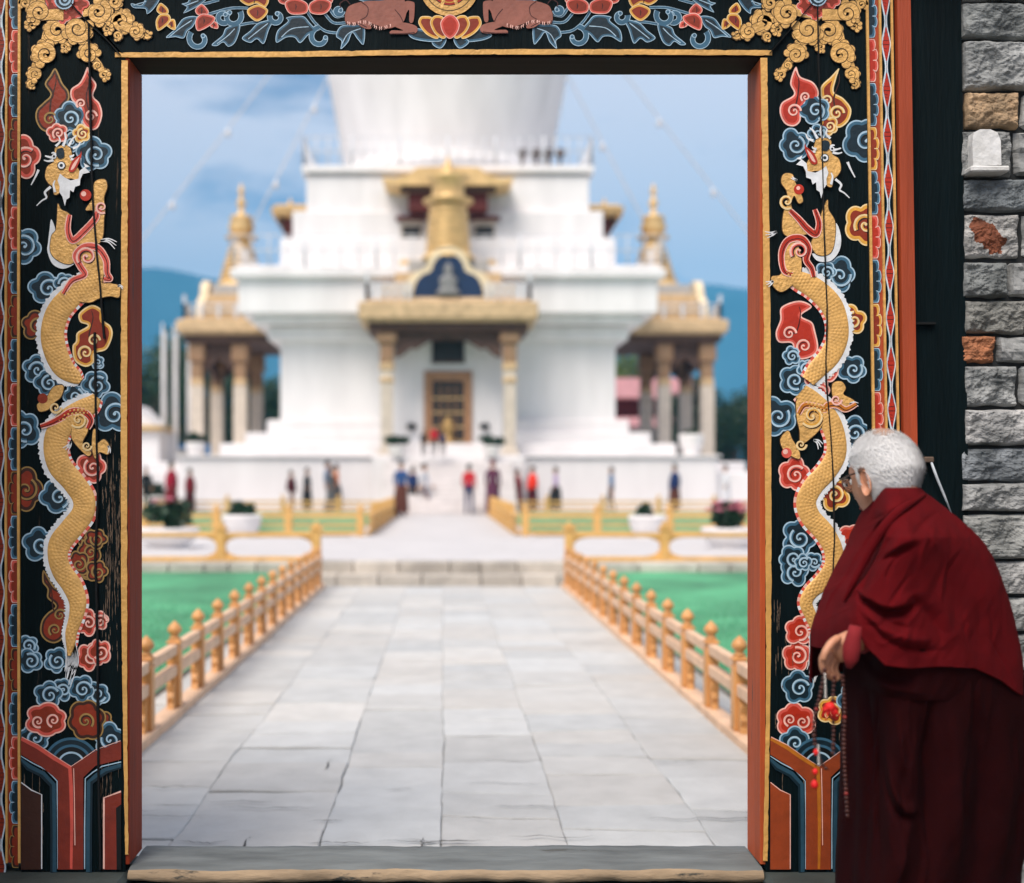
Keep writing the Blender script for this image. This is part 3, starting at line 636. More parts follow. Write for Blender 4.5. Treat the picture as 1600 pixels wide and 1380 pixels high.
def person(px, foot, label, top, bot, rz=0, h=1.62, walk=0, robe=None, skirt=None, shawl=None, arms=0, seat=None, Y=None, group='visitors walking round the stupa', hair=None):
    Y = Y or F * (HC - TZ) / (foot - HY); p0 = P(px, foot, Y); z0 = TZ if seat is None else seat
    t = thing('person', label, 'person', (p0.x, Y, z0), rz, group); t.scale = (h / 1.72,) * 3
    wk = walk; a = arms
    V = [(0, 0, .95), (0, .01, 1.12), (0, 0, 1.28), (0, .015, 1.42), (0, 0, 1.49), (0, -.012, 1.58), (0, 0, 1.68),
         (-.16, 0, 1.385), (-.215, .02 + wk * .10, 1.13), (-.20, -.06 + wk * .2 - a * .12, .93 + a * .15), (-.19, -.09 + wk * .24 - a * .2, .85 + a * .2),
         (.16, 0, 1.385), (.215, .02 - wk * .10, 1.13), (.20, -.06 - wk * .2 - a * .12, .93 + a * .15), (.19, -.09 - wk * .24 - a * .2, .85 + a * .2),
         (-.09, 0, .88), (-.10, -.03 - wk * .22, .50), (-.10, .02 - wk * .22, .09), (-.105, -.13 - wk * .24, .035),
         (.09, 0, .88), (.10, -.03 + wk * .12, .50), (.10, .04 + wk * .34, .10 + abs(wk) * .05), (.105, -.10 + wk * .34, .04)]
    E = [(0, 1), (1, 2), (2, 3), (3, 4), (4, 5), (5, 6), (2, 7), (7, 8), (8, 9), (9, 10), (2, 11), (11, 12), (12, 13), (13, 14), (0, 15), (15, 16), (16, 17), (17, 18), (0, 19), (19, 20), (20, 21), (21, 22)]
    Rr = [(.15, .11), (.13, .095), (.16, .11), (.07, .06), (.055, .06), (.08, .10), (.07, .085), .062, .045, .034, .036, .062, .045, .034, .036, .088, .06, .042, .04, .088, .06, .042, .04]
    me = skinned('body', V, E, Rr)
    for m in (top, bot, M_skin, M_shoe): me.materials.append(m)
    for f in me.polygons:
        c = f.center; k = 0
        if c.z > 1.435: k = 2
        elif abs(c.x) > .15 and c.z < .99 + a * .15: k = 2
        elif c.z < .10: k = 3
        elif c.z < .97: k = 1
        f.material_index = k
    o = bpy.data.objects.new('body', me); COL.objects.link(o); o.parent = t
    hb = MB(); G = np.zeros((8, 18, 3))
    for i in range(8):
        for j in range(18):
            th = i / 7 * 1.75; an = j / 18 * 6.283; back = .5 + .5 * math.sin(an); th2 = th * (.72 + .42 * back)
            G[i, j] = (.088 * math.sin(th2) * math.cos(an), .012 + .105 * math.sin(th2) * math.sin(an), 1.60 + .135 * math.cos(th2))
    hb.grid(G, hair or M_hairb, wrap=True); hb.build('hair', t)
    f = MB(); f.lathe((0, -.105, 1.575), [(.004, -.02), (.014, -.01), (.009, .02), (.002, .03)], M_skin, 8); f.build('nose', t)
    if robe or skirt:
        m = robe or skirt; b = MB(); rows = [(1.41, .10, .075), (1.36, .19, .11), (1.22, .21, .14), (1.05, .20, .145), (.98, .195, .15)] if robe else [(1.0, .165, .125)]
        rows += [(.85, .20, .165), (.6, .215, .19), (.35, .225, .2), (.14, .235, .21)]
        G = np.zeros((len(rows), 36, 3))
        for i, (z, rx, ry) in enumerate(rows):
            for j in range(36):
                an = j / 36 * 6.283; fo = 1 + (.05 * math.sin(an * 7 + i * .3) if z < .9 else 0); G[i, j] = (rx * fo * math.cos(an), (ry + abs(wk) * .12 * (z < .9)) * fo * math.sin(an), z)
        b.grid(G, m, wrap=True); b.build('robe' if robe else 'skirt', t)
    if shawl:
        b = MB(); rows = [(1.44, .09, .075), (1.40, .16, .11), (1.33, .225, .15), (1.15, .27, .19), (.98, .27, .20), (.86, .24, .19)]; G = np.zeros((len(rows), 36, 3))
        for i, (z, rx, ry) in enumerate(rows):
            for j in range(36): an = j / 36 * 6.283; fo = 1 + .035 * math.sin(an * 5 + i); G[i, j] = (rx * fo * math.cos(an) + .02 * i / 5, ry * fo * math.sin(an), z + .06 * math.sin(an + .6) * (i / 5))
        b.grid(G, shawl, wrap=True); b.build('shawl', t)
    return t
c = cloth
mar, dmar, red, blu, nav, jean, blk, gry, wht, lil, org, brn, pur = (c('maroon', '#7a1020'), c('dark_maroon', '#4a0c18'), c('red', '#c01828'), c('blue', '#2b4f86'), c('navy', '#152a5a'), c('denim', '#2a4668'), c('black', '#15181c'), c('grey', '#585a5c'), c('white', '#d8d8de'), c('lilac', '#b8a0c8'), c('orange', '#d8742a'), c('brown', '#5a3024'), c('plum', '#5a2a44'))
person(268, 798, 'monk in crimson robes beside the pale bush at far left', mar, mar, 1.5, 1.78, robe=mar, shawl=cloth('crimson', '#a01030'), Y=40.9)
person(297, 798, 'shorter figure in dark maroon robes behind the left bush', dmar, dmar, 1.6, 1.55, robe=dmar, shawl=mar, Y=41.0)
person(228, 798, 'figure in dark clothes cut by the left gate jamb', blk, blk, .6, 1.6, Y=40.8)
person(455, 797, 'figure in a dark maroon jacket walking left of the trio', dmar, brn, 1.5, 1.5, shawl=dmar, walk=.4, Y=43.2)
person(480, 797, 'figure in a black long coat left of the trio', blk, blk, 1.5, 1.6, robe=blk, Y=43.2)
person(512, 797, 'tall figure in pale blue behind the grey dressed walker', cloth('pale_blue', '#7088a8'), blu, 1.4, 1.85, Y=43.7, walk=.3)
person(518, 798, 'figure in a long grey dress at the front of the trio', gry, gry, 1.4, 1.62, robe=gry, Y=42.9)
person(526, 797, 'figure in an ochre orange jacket at the right of the trio', org, brn, 1.5, 1.72, skirt=gry, Y=43.4)
person(627, 808, 'figure in a blue top and long brown skirt at the left of the walk', blu, brn, .3, 1.72, skirt=brn)
person(645, 803, 'figure in dark blue with a red bag behind the white shirted walker', nav, blk, 2.6, 1.6, walk=.5)
person(663, 803, 'walker in a white shirt and blue jeans striding on the walk', wht, jean, 1.2, 1.72, walk=.85)
person(733, 805, 'figure in a red shirt and dark trousers walking away', red, nav, 3.0, 1.68, walk=.35)
person(770, 807, 'figure in a plum long dress on the walk right of the red shirt', pur, pur, 3.0, 1.78, skirt=pur, hair=cloth('headscarf', '#7a3030'))
person(808, 797, 'small figure in a maroon robe left of the orange shawl', mar, mar, -1.5, 1.55, shawl=mar, robe=mar, Y=43.3)
person(832, 797, 'figure wearing a bright orange red shawl', red, dmar, -1.5, 1.66, shawl=cloth('vermilion', '#e8361c'), robe=dmar, Y=43.1)
person(868, 797, 'figure in a lilac jacket and black skirt', lil, blk, -1.5, 1.62, skirt=blk, walk=.3, Y=43.1)
person(955, 797, 'figure in a dusty blue jacket with black trousers on the right', cloth('dusty_blue', '#50709a'), blk, -1.5, 1.62, walk=.25, Y=43.1)
person(1054, 797, 'figure in a navy cloak at the right', nav, brn, -1.5, 1.72, shawl=nav, skirt=brn, Y=42.8)
person(1133, 797, 'figure dressed in white near the right gate jamb', wht, wht, -1.4, 1.7, Y=42.9, robe=wht)
person(678, 740, 'person in a red jacket at the stupa door', red, blk, .3, 1.1, seat=2.28, Y=42.9, group='people at the stupa door')
person(662, 740, 'dark dressed person left of the red jacket at the door', blk, blk, .5, .95, seat=2.28, Y=43.1, group='people at the stupa door')
person(692, 740, 'dark dressed person right of the red jacket at the door', nav, blk, -.4, .9, seat=2.28, Y=43.1, group='people at the stupa door')
# ------------------------------------------------------------------ the painted gate (front plane 3.8 m away, 500 px per metre)
GY = 3.8
def gx(px): return (px - HX) / 500
def gz(py): return HC - (py - HY) / 500
gate = thing('painted_gate', 'dark wooden gate frame painted with golden dragons and clouds', 'gate', (0, GY, 0))
TE = s2l('#0b2329')
M_teal = mat('teal_board', (.0018, .0068, .0086), .6, .4, 5, stretch=(3, 3, .35), bump=.35, bscale=30, wear=((.02, .035, .04), 10, .71), spec=.09)
M_tealw = mat('teal_board_worn', (.0018, .0065, .008), .6, .4, 5, stretch=(4, 4, .25), bump=.4, bscale=40, wear=((.05, .034, .024), 9, .62), spec=.09)
M_brown = mat('red_brown_wood', (.27, .037, .014), .65, .3, 5, stretch=(4, 4, .3), bump=.25, bscale=30, spec=.12, wear=((.07, .05, .045), 4, .60))
M_orpost = mat('orange_red_wood', (.40, .062, .017), .55, .3, 5, stretch=(4, 4, .3), bump=.2, bscale=40)
M_goldp = mat('gold_paint', (.72, .40, .115), .45, .25, 14, bump=.35, bscale=80, metal=.08, wear=((.09, .06, .03), 26, .71))
M_goldr = mat('gold_relief', (.74, .425, .13), .45, .28, 30, bump=.55, bscale=95, metal=.08, wear=((.10, .065, .03), 14, .74))
M_goldb = mat('gold_scales', (.74, .425, .13), .42, .25, 30, bump=.15, bscale=140, metal=.08, wear=((.10, .065, .03), 14, .74))
M_goldd = mat('gold_outline', s2l('#4a3417'), .6, .3, 20)  # dark brown outline round the gold pieces
M_black = mat('crack_black', (.003, .004, .005), .9, .2, 20)
def paint(name, hexc, wearc=(.02, .03, .035), thr=.70): return mat('paint_' + name, s2l(hexc), .5, .22, 22, bump=.15, bscale=90, wear=(wearc, 16, thr))
W_ = paint('white', '#e2e6ea'); PB = paint('pale_blue', '#a8c6da'); MBl = paint('mid_blue', '#38647e'); DB = paint('deep_blue', '#0a2430')
PK = paint('pink', '#f2bfb2'); MR = paint('rose', '#d8584a'); RD = paint('brick', '#b42c14'); DR = paint('deep_red', '#430d08')
OG = paint('amber', '#e0a440'); MO = paint('ochre', '#c0721e'); BR = paint('rust', '#8a2c10'); OL = paint('olive', '#a08048'); SN = paint('sienna', '#96401c'); RB = paint('red_brown', '#7c2b1c'); DT = paint('dull_teal', '#274b5e'); BK = paint('ink', '#05090b'); DBR = paint('umber', '#3a1c10')
PAL = {'b': (PB, MBl, DB, BK), 'r': (PK, MR, RD, DR), 'o': (s_o := paint('cream', '#efd39c'), OG, BR, DBR), 'n': (OL, DBR, BR, DBR), 'R': (PK, MR, BR, DR)}
def clip(poly, x0, x1):
    for lim, sg in ((x0, 1), (x1, -1)):
        out = []
        for i in range(len(poly)):
            a, b = poly[i - 1], poly[i]; ia, ib = (a[0] - lim) * sg >= 0, (b[0] - lim) * sg >= 0
            if ia != ib: t = (lim - a[0]) / (b[0] - a[0]); out.append((lim, a[1] + (b[1] - a[1]) * t))
            if ib: out.append((b[0], b[1]))
        poly = out
        if not poly: return poly
    return poly
def area(p): return .5 * sum(p[i - 1][0] * p[i][1] - p[i][0] * p[i - 1][1] for i in range(len(p)))
def inset(p, d):
    n = len(p); s = 1 if area(p) > 0 else -1; o = []
    for i in range(n):
        a, b = p[i - 2 if n > 8 else i - 1], p[(i + 2) % n if n > 8 else (i + 1) % n]; tx, ty = b[0] - a[0], b[1] - a[1]; l = math.hypot(tx, ty) or 1
        o.append((p[i][0] - s * ty / l * d, p[i][1] + s * tx / l * d))
    if d > 1.9:                                          # drop points that came too close to another edge
        A = np.array(p); k = [q for q in o if np.min(np.hypot(A[:, 0] - q[0], A[:, 1] - q[1])) > d * .86]
        if len(k) > 6: o = k
    return o
arnd = random.Random(11)
from mathutils.geometry import tessellate_polygon as tess
class Art(MB):
    x0, x1 = -1e6, 1e6
    def W(s, x, y, h): return (gx(x), -h, gz(y))
    def poly(s, pts, h, m, th=0):
        p = clip([(q[0], q[1]) for q in pts], s.x0, s.x1)
        if len(p) < 3: return
        if area(p) > 0: p = p[::-1]
        n = len(p); v = [s.W(x, y, h) for x, y in p]
        tr = []
        for t in tess([[Vector((x, y, 0)) for x, y in p]]):
            a3 = area([p[i] for i in t])
            if abs(a3) > 1e-9: tr.append(list(t) if a3 < 0 else list(t)[::-1])
        if th: s.add(v + [s.W(x, y, h - th) for x, y in p], tr + [[i, n + i, n + (i + 1) % n, (i + 1) % n] for i in range(n)], m)
        else: s.add(v, tr, m)
    def rib(s, pts, wd, h, m, wob=.25):
        k = len(pts); L_, R_ = [], []
        for i in range(k):
            a, b = pts[max(i - 1, 0)], pts[min(i + 1, k - 1)]; tx, ty = b[0] - a[0], b[1] - a[1]; l = math.hypot(tx, ty) or 1
            w2 = (wd[i] if hasattr(wd, '__len__') else wd) / 2 + arnd.uniform(-wob, wob) * .5
            x, y = pts[i][0], pts[i][1]; L_.append((x - ty / l * w2, y + tx / l * w2)); R_.append((x + ty / l * w2, y - tx / l * w2))
        vs = []; fs = []
        for i in range(k):
            vs += [s.W(min(max(L_[i][0], s.x0), s.x1), L_[i][1], h), s.W(min(max(R_[i][0], s.x0), s.x1), R_[i][1], h)]
            if i: fs.append([2 * i - 2, 2 * i - 1, 2 * i + 1, 2 * i])
        s.add(vs, fs, m)
    def disc(s, x, y, r, h, m, n=18, sy=1): s.poly([(x + r * math.cos(6.2832 * i / n), y + r * sy * math.sin(6.2832 * i / n)) for i in range(n)], h, m)
    def spiral(s, x, y, r, h, pal, a0=0, d=1, turns=1.35, w=None):
        w = w or r * .26; n = 34; c = []
        for i in range(n + 1):
            t = i / n; rr = r * (1 - t) ** .8 * .92 + r * .05; an = a0 + d * t * turns * 6.283; c.append((x + rr * math.cos(an), y + rr * math.sin(an)))
        wd = [w * (1.15 - .55 * i / n) for i in range(n + 1)]
        s.rib([(q[0] + .25 * w, q[1] + .3 * w) for q in c], [q * 1.5 for q in wd], h, pal[3]); s.rib(c, wd, h + .00015, pal[1])
        o = []
        for i in range(n + 1):
            t = i / n; rr = (r * (1 - t) ** .8 * .92 + r * .05) + wd[i] * .42; an = a0 + d * t * turns * 6.283; o.append((x + rr * math.cos(an), y + rr * math.sin(an)))
        s.rib(o, [(2.5 + r * .03) * (1.15 - .5 * i / n) for i in range(n + 1)], h + .0003, pal[0]); s.disc(c[-1][0], c[-1][1], w * .55, h + .00035, pal[0], 10)
    def shape(s, pts, h, pal, band=4.2, line=1.5):
        s.poly(pts, h, pal[0]); s.poly(inset(pts, line), h + .00015, pal[1]); s.poly(inset(pts, line + band), h + .0003, pal[2])
def lobes(cx, cy, r, n, seed, sx=1, sy=1, rot=0, wb=.0):
    q = random.Random(seed); cs = [(0, 0, r * .62)]
    for i in range(n):
        a = rot + 6.283 * i / n + q.uniform(-.15, .15); cs.append((math.cos(a) * r * .5, math.sin(a) * r * .5, r * q.uniform(.42, .52)))
    o = []
    for i in range(84):
        a = 6.283 * i / 84; ux, uy = math.cos(a), math.sin(a); best = 0
        for (x, y, rr) in cs:
            bq = x * ux + y * uy; dd = rr * rr - (x * x + y * y - bq * bq)
            if dd > 0: best = max(best, bq + math.sqrt(dd))
        o.append((cx + ux * best * sx, cy + uy * best * sy))
    return o
_k = [0]
def tier_h(): _k[0] += 1; return .0005 + .0008 * (_k[0] % 4) + 3e-6 * _k[0]
def cloud(part, x, y, r, pal='b', sp=None, lim=None, n=5, sx=1, sy=1, name='cloud', d=None, rot=None):
    r *= 1.17; sx *= arnd.uniform(.92, 1.14); sy *= arnd.uniform(.92, 1.14)
    a = Art(); 
    if lim: a.x0, a.x1 = lim
    k = _k[0]; h = tier_h(); pal = PAL[pal]; d = d or (1 if k % 2 else -1)
    a.shape(lobes(x, y, r, n, k, sx, sy, arnd.uniform(0, 6) if rot is None else rot), h, pal, band=max(2.0, r * .15), line=2.3)
    for (sx_, sy_, sr) in (sp if sp is not None else [(x + r * .1, y + r * .05, r * .52)]): a.spiral(sx_, sy_, sr, h + .0004, pal, arnd.uniform(0, 6.28), d)
    return a.build(name, part, fix=False)
def flame(part, pts, pal, sp, name='flame', lim=None):
    a = Art()
    if lim: a.x0, a.x1 = lim
    h = tier_h(); p = [tuple(q) for q in spl(pts, 6, True)]; pal = PAL[pal]; a.shape(p, h, pal, band=3.2, line=2.4)
    tip = min(pts, key=lambda q: q[1]); cxx = sum(q[0] for q in pts) / len(pts); cyy = sum(q[1] for q in pts) / len(pts)
    ln = [tuple(q) for q in spl([(tip[0], tip[1] + 9), ((tip[0] + cxx) / 2 + 3, (tip[1] + cyy) / 2 - 2), (cxx - 2, cyy), (sp[0][0], sp[0][1])], 7)]
    a.rib(ln, [1 + 2.2 * i / len(ln) for i in range(len(ln))], h + .0004, pal[3])
    for i, (x, y, r) in enumerate(sp): a.spiral(x, y, r, h + .0006, pal, i * 2.2, 1 if i % 2 else -1)
    return a.build(name, part, fix=False)
def zp(l, x0, y0, k): return [(x0 + a * k, y0 + b * k) for a, b in l]
# --- boards
YT = -62                                                     # top of what is modelled of the frame
def board(name, poly, y0, y1, m, parent=gate): b = MB(); b.prism([(gx(x), gz(y)) for x, y in poly], 'y', y0, y1, m); return b.build(name, parent)
jl = board('jamb', [(33, 1362), (196, 1362), (196, 88), (190, 88), (33, -90)], 0, .06, M_tealw)
jr = board('jamb', [(1355, 1362), (1362, 700), (1352, -80), (1200, 88), (1196, 88), (1196, 1362)], 0, .06, M_teal)
lt = board('lintel', [(32, YT), (1352, YT), (1352, -83), (1197, 87), (194, 87), (33, -94)], 0, .06, M_teal)
def lining(name, x0, x1, y0, y1, m): b = MB(); b.span((gx(x0), .002, gz(y1)), (gx(x1), .163, gz(y0)), m, bev=.003); return b.build(name, gate)
lining('reveal_board', 190, 202, 90, 1352, M_brown); lining('reveal_board', 1188, 1200, 90, 1352, M_orl := mat('red_wood_lit', (.45, .085, .026), .6, .3, 5, stretch=(4, 4, .3), bump=.25, bscale=30, spec=.15, wear=((.10, .05, .035), 4, .62)))  # side light put into the wood colours: left board darker, right brighter
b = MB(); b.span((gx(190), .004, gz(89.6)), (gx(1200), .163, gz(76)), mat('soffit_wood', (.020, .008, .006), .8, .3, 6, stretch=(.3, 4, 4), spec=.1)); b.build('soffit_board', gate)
b = MB(); b.span((gx(-125), .0605, gz(1358)), (gx(189.5), .10, gz(YT)), M_black); b.span((gx(1200.5), .0605, gz(1358)), (gx(1515), .10, gz(YT)), M_black); b.span((gx(190), .0605, gz(75.5)), (gx(1200), .10, gz(YT)), M_black); b.build('backing_board', gate)
def ragged(pts_l, pts_r, name, parent, m, th=.003, seed=3):
    """a hand painted strip between two edge curves"""
    a = Art(); q = spl(pts_l, 40); r = spl(pts_r, 40); n = len(q)
    def j(i, s): return .7 * mnoise.noise(Vector((i * .21, s, 0))) + .9 * max(0, mnoise.noise(Vector((i * .5, s + 9, 0))) - .25) * 3
    horiz = abs(pts_l[0][0] - pts_l[-1][0]) > abs(pts_l[0][1] - pts_l[-1][1])
    for i in range(n):
        if horiz: q[i] = (q[i][0], q[i][1] + j(i, seed)); r[i] = (r[i][0], r[i][1] - j(i, seed + 4))
        else: q[i] = (q[i][0] + j(i, seed), q[i][1]); r[i] = (r[i][0] - j(i, seed + 4), r[i][1])
    vs = []; fs = []
    for i in range(n):
        vs += [a.W(q[i][0], q[i][1], .0002), a.W(q[i][0], q[i][1], th), a.W(r[i][0], r[i][1], th), a.W(r[i][0], r[i][1], .0002)]
        if i:
            o = 4 * i
            for e in range(3): fs.append([o - 4 + e, o - 3 + e, o + 1 + e, o + e])
    a.add(vs, fs, m); return a.build(name, parent)
ragged([(190, 95), (190, 300), (189, 600), (189.5, 900), (192, 1100), (196, 1335)], [(200, 95), (200, 300), (199, 600), (199, 900), (199, 1100), (201, 1335)], 'gold_strip', jl, M_goldp)
ragged([(1188, 91), (1191, 300), (1193.5, 560), (1196, 900), (1196.5, 1100), (1192, 1345)], [(1198.5, 91), (1201, 300), (1204, 560), (1205, 900), (1203, 1100), (1199, 1345)], 'gold_strip', jr, M_goldp, seed=6)
ragged([(180, 82.5), (440, 81), (700, 78), (960, 77.5), (1206, 79)], [(180, 90), (440, 89.5), (700, 86), (960, 86), (1206, 87)], 'gold_strip', lt, M_goldp, seed=8)
# --- dragons
def along(pts, n=10):
    s = spl(pts, n); return s
def coil(a, pts, side, body=True, taper=True, seed=1):
    """pts: (x, y, half width). side = -1 mane on the viewer's left, +1 on the right"""
    c = spl([(p[0], p[1], p[2] * .92) for p in pts], 14); n = len(c); q = random.Random(seed); T = []
    for i in range(n):
        d = c[min(i + 1, n - 1)][:2] - c[max(i - 1, 0)][:2]; d = d / (np.hypot(*d) or 1); T.append(d)
    nrm = [np.array((t[1], -t[0])) * (1 if t[1] >= 0 or True else -1) for t in T]       # travelling down: +n points to the viewer's right
    nrm = [v * 1 for v in nrm]
    # mane
    o = []; inn = []
    for i in range(n):
        w_ = c[i][2]; tooth = (5.5 + 3.5 * ((i * .37) % 1.0) + q.uniform(-1, 1.2)) * min(1, w_ / 12) * (1 if 2 < i < n - 2 else .3)
        o.append(c[i][:2] + side * nrm[i] * (w_ + tooth)); inn.append(c[i][:2] + side * nrm[i] * (w_ - 3))
    vs = []; fs = []
    for i in range(n):
        vs += [a.W(*o[i], .0043), a.W(*inn[i], .0043)]
        if i: fs.append([2 * i - 2, 2 * i - 1, 2 * i + 1, 2 * i])
    a.add(vs, fs, W_)
    vs = [a.W(*(o[i] + side * nrm[i] * -2.6), .00445 + 0) for i in range(n)]
    # belly: alternating plates on the other side
    for i in range(n - 1):
        wa, wb = c[i][2], c[i + 1][2]; p = [c[i][:2] - side * nrm[i] * (wa - 2), c[i + 1][:2] - side * nrm[i + 1] * (wb - 2), c[i + 1][:2] - side * nrm[i + 1] * (wb + 4.2), c[i][:2] - side * nrm[i] * (wa + 4.2)]
        a.poly(p, .0044, (PK, MR, W_, MR)[(i // 3) % 4])
    # domed body with raised scales
    L_ = sum(float(np.hypot(*(c[i + 1][:2] - c[i][:2]))) for i in range(n - 1)); rows = int(L_ / 1.5); cols = 21
    cs = np.array([v for v in c]); seg = np.concatenate([[0], np.cumsum(np.hypot(*(np.diff(cs[:, :2], axis=0).T)))]); ss = np.linspace(0, seg[-1], rows)
    X = np.interp(ss, seg, cs[:, 0]); Yv = np.interp(ss, seg, cs[:, 1]); Wd = np.interp(ss, seg, cs[:, 2]); nx_ = np.interp(ss, seg, [v[0] for v in nrm]); ny_ = np.interp(ss, seg, [v[1] for v in nrm])
    G = np.zeros((rows, cols, 3))
    for i in range(rows):
        for j in range(cols):
            u = -1 + 2 * j / (cols - 1); lat = u * Wd[i]; lon = ss[i]
            r0 = round(lon / 5.2); 
            best = 9
            for rr in (r0 - 1, r0, r0 + 1):
                off = 3.0 if rr % 2 else 0; la = round((lat - off) / 6.0) * 6.0 + off
                best = min(best, math.hypot(lon - rr * 5.2 + .5 * mnoise.noise(Vector((rr, la, 1))), lat - la))
            bump = (.0021 + .0009 * mnoise.noise(Vector((lon * .05, lat * .08, 4)))) * max(0, 1 - (best / 2.6) ** 2) * (1 - abs(u) ** 4)
            x = X[i] + nx_[i] * lat; yv = Yv[i] + ny_[i] * lat; G[i, j] = a.W(x, yv, .0046 + .004 * math.sqrt(max(0, 1 - u * u)) + bump)
    a.grid(G, M_goldb)
class Limbs:
    '''a list of separate small pieces, each built as a mesh of its own'''
    def __init__(s): s.l = []
    def new(s, nm=None): s.l.append(Art()); s.l[-1].nm = nm; return s.l[-1]
    def poly(s, *k): s.new().poly(*k)
    def disc(s, *k): s.new().disc(*k)
    def rib(s, *k): s.l[-1].rib(*k)
    def spiral(s, *k): s.new().spiral(*k)
    def done(s, name, part):
        for a in s.l:
            if a.f: a.build(a.nm or name, part, fix=False)
def goldpoly(a, pts, h=.0075, th=.004, sm=True):
    if isinstance(a, Limbs): a = a.new()
    _k[0] += 1; h += .00013 * (_k[0] % 9)
    p = [tuple(q) for q in (spl(pts, 5, True) if sm else pts)]; a.poly(inset(p, -1.0), h - .0006, M_goldd, th); a.poly(p, h, M_goldr, th)
def claws(a, x, y, ang, k=3, ln=16, sp=.35):
    for i in range(k):
        a.new('claw')
        an = ang + (i - (k - 1) / 2) * sp; c_ = spl([(x, y), (x + math.cos(an) * ln * .5, y + math.sin(an) * ln * .5 - 1), (x + math.cos(an + .25) * ln, y + math.sin(an + .25) * ln)], 5); a.rib([tuple(q) for q in c_], [3.2 - 2.6 * j / len(c_) for j in range(len(c_))], .0088, W_)
def head(part, fx):
    """fx maps the traced left head (photo px) to its place"""
    Z = lambda l: [fx(72 + (a - 215) / 3, 230 + (b - 690) / 3) for a, b in l]
    hd = Art(); 
    goldpoly(hd, Z([(265, 695), (325, 690), (345, 745), (372, 800), (385, 822), (372, 850), (335, 840), (300, 850), (282, 905), (258, 915), (250, 880), (230, 862), (215, 830), (225, 785), (252, 765), (262, 735)]), .0078)
    hd.poly([tuple(q) for q in spl(Z([(325, 800), (345, 755), (378, 728), (384, 712), (384, 742), (358, 800), (340, 812)]), 5, True)], 0.0108, RD)
    hd.poly([tuple(q) for q in spl(Z([(335, 800), (350, 768), (374, 742), (372, 752), (352, 792)]), 5, True)], 0.0110, PK)
    hd.poly([tuple(q) for q in spl(Z([(272, 705), (300, 700), (304, 740), (282, 748), (268, 730)]), 5, True)], 0.0108, DB)
    hp = hd.build('dragon_head', part, fix=False)
    bd = Art(); q = random.Random(5)
    bd.poly(Z([(285, 818), (274, 850), (284, 880), (282, 905), (296, 925), (308, 970), (315, 940), (330, 930), (332, 895), (348, 905), (356, 880), (378, 872), (380, 845), (392, 820), (425, 812), (402, 790), (424, 785), (395, 768), (402, 785), (376, 806), (372, 842), (335, 850), (305, 835)]), 0.0105, W_)
    for l in ([(185, 800), (172, 830), (150, 872)], [(242, 880), (215, 905), (222, 930), (200, 945), (176, 968)], [(262, 905), (255, 870), (262, 850)], [(265, 690), (285, 668), (280, 645)], [(300, 690), (312, 655), (305, 625)], [(325, 690), (345, 655), (362, 640)], [(345, 700), (370, 690), (380, 670)], [(255, 745), (232, 740), (215, 735)], [(255, 755), (230, 760), (210, 755)], [(330, 740), (345, 735), (350, 728)], [(270, 735), (258, 722), (245, 722)], [(335, 750), (350, 752), (358, 745)]):
        c_ = [tuple(v) for v in spl(Z(l), 6)]; bd.rib(c_, [4.2 - 2.8 * j / len(c_) for j in range(len(c_))], 0.0107, W_)
    bd.build('beard', part, fix=False)
    ey = Art(); x, y = fx(97.5, 260); ey.disc(x, y, 6.6, 0.0108, BK); ey.disc(x, y, 5.3, 0.0110, W_); ey.disc(x, y, 2.6, 0.0112, DB); x, y = fx(86, 246); ey.disc(x, y, 3.6, 0.0108, W_); ey.disc(x, y, 1.8, 0.0110, BK)
    ey.build('eye', part, fix=False)
Zl1 = lambda l: zp(l, 0, 0, 1 / 3); Zl2 = lambda l: zp(l, 0, 440, 1 / 3); Zl3 = lambda l: zp(l, 0, 880, .3621)
Zr1 = lambda l: zp(l, 1140, 0, 1 / 3); Zr2 = lambda l: zp(l, 1140, 440, 1 / 3); Zr3 = lambda l: zp(l, 1140, 880, .3623)
# left dragon
body = Art()
coil(body, [(156, 430, 13), (140, 444, 17), (115, 461, 19), (92, 487, 20), (83, 517, 20), (86, 545, 20), (99, 574, 18), (118, 590, 12), (127, 597, 5)], -1)
coil(body, [(152, 620, 8), (140, 634, 16), (112, 652, 19), (92, 675, 20), (87, 700, 20), (94, 728, 20), (114, 752, 19), (131, 778, 19), (130, 802, 19), (112, 826, 19), (95, 848, 19), (91, 870, 17), (98, 893, 17), (113, 915, 17), (122, 940, 15), (119, 965, 12), (112, 988, 10), (111, 1005, 8), (109, 1024, 3)], -1, seed=2)
dl = body.build('dragon', jl, fix=False)
lm = Limbs()
goldpoly(lm, Zl1([(275, 958), (290, 985), (330, 1010), (322, 1080), (340, 1130), (370, 1165), (355, 1225), (320, 1240), (270, 1220), (240, 1180), (245, 1110), (265, 1080), (272, 1010)]))
goldpoly(lm, Zl1([(455, 850), (495, 845), (505, 880), (490, 930), (495, 990), (490, 1030), (485, 1110), (460, 1145), (370, 1150), (345, 1125), (400, 1085), (450, 1030), (440, 990), (405, 985), (440, 930), (440, 880)]))
goldpoly(lm, Zl1([(360, 1210), (420, 1180), (480, 1200), (490, 1280), (480, 1330), (520, 1330), (560, 1350), (560, 1395), (520, 1390), (470, 1400), (420, 1420), (360, 1400), (390, 1300)]))
goldpoly(lm, Zl2([(255, 495), (300, 490), (290, 540), (255, 570), (230, 600), (190, 610), (178, 580), (200, 560), (225, 540)]))
goldpoly(lm, Zl2([(350, 640), (410, 640), (415, 700), (390, 760), (430, 800), (410, 815), (345, 745), (340, 690)]))
goldpoly(lm, Zl2([(440, 700), (455, 700), (455, 760), (490, 740), (515, 770), (510, 810), (470, 800), (450, 830), (435, 780)]))
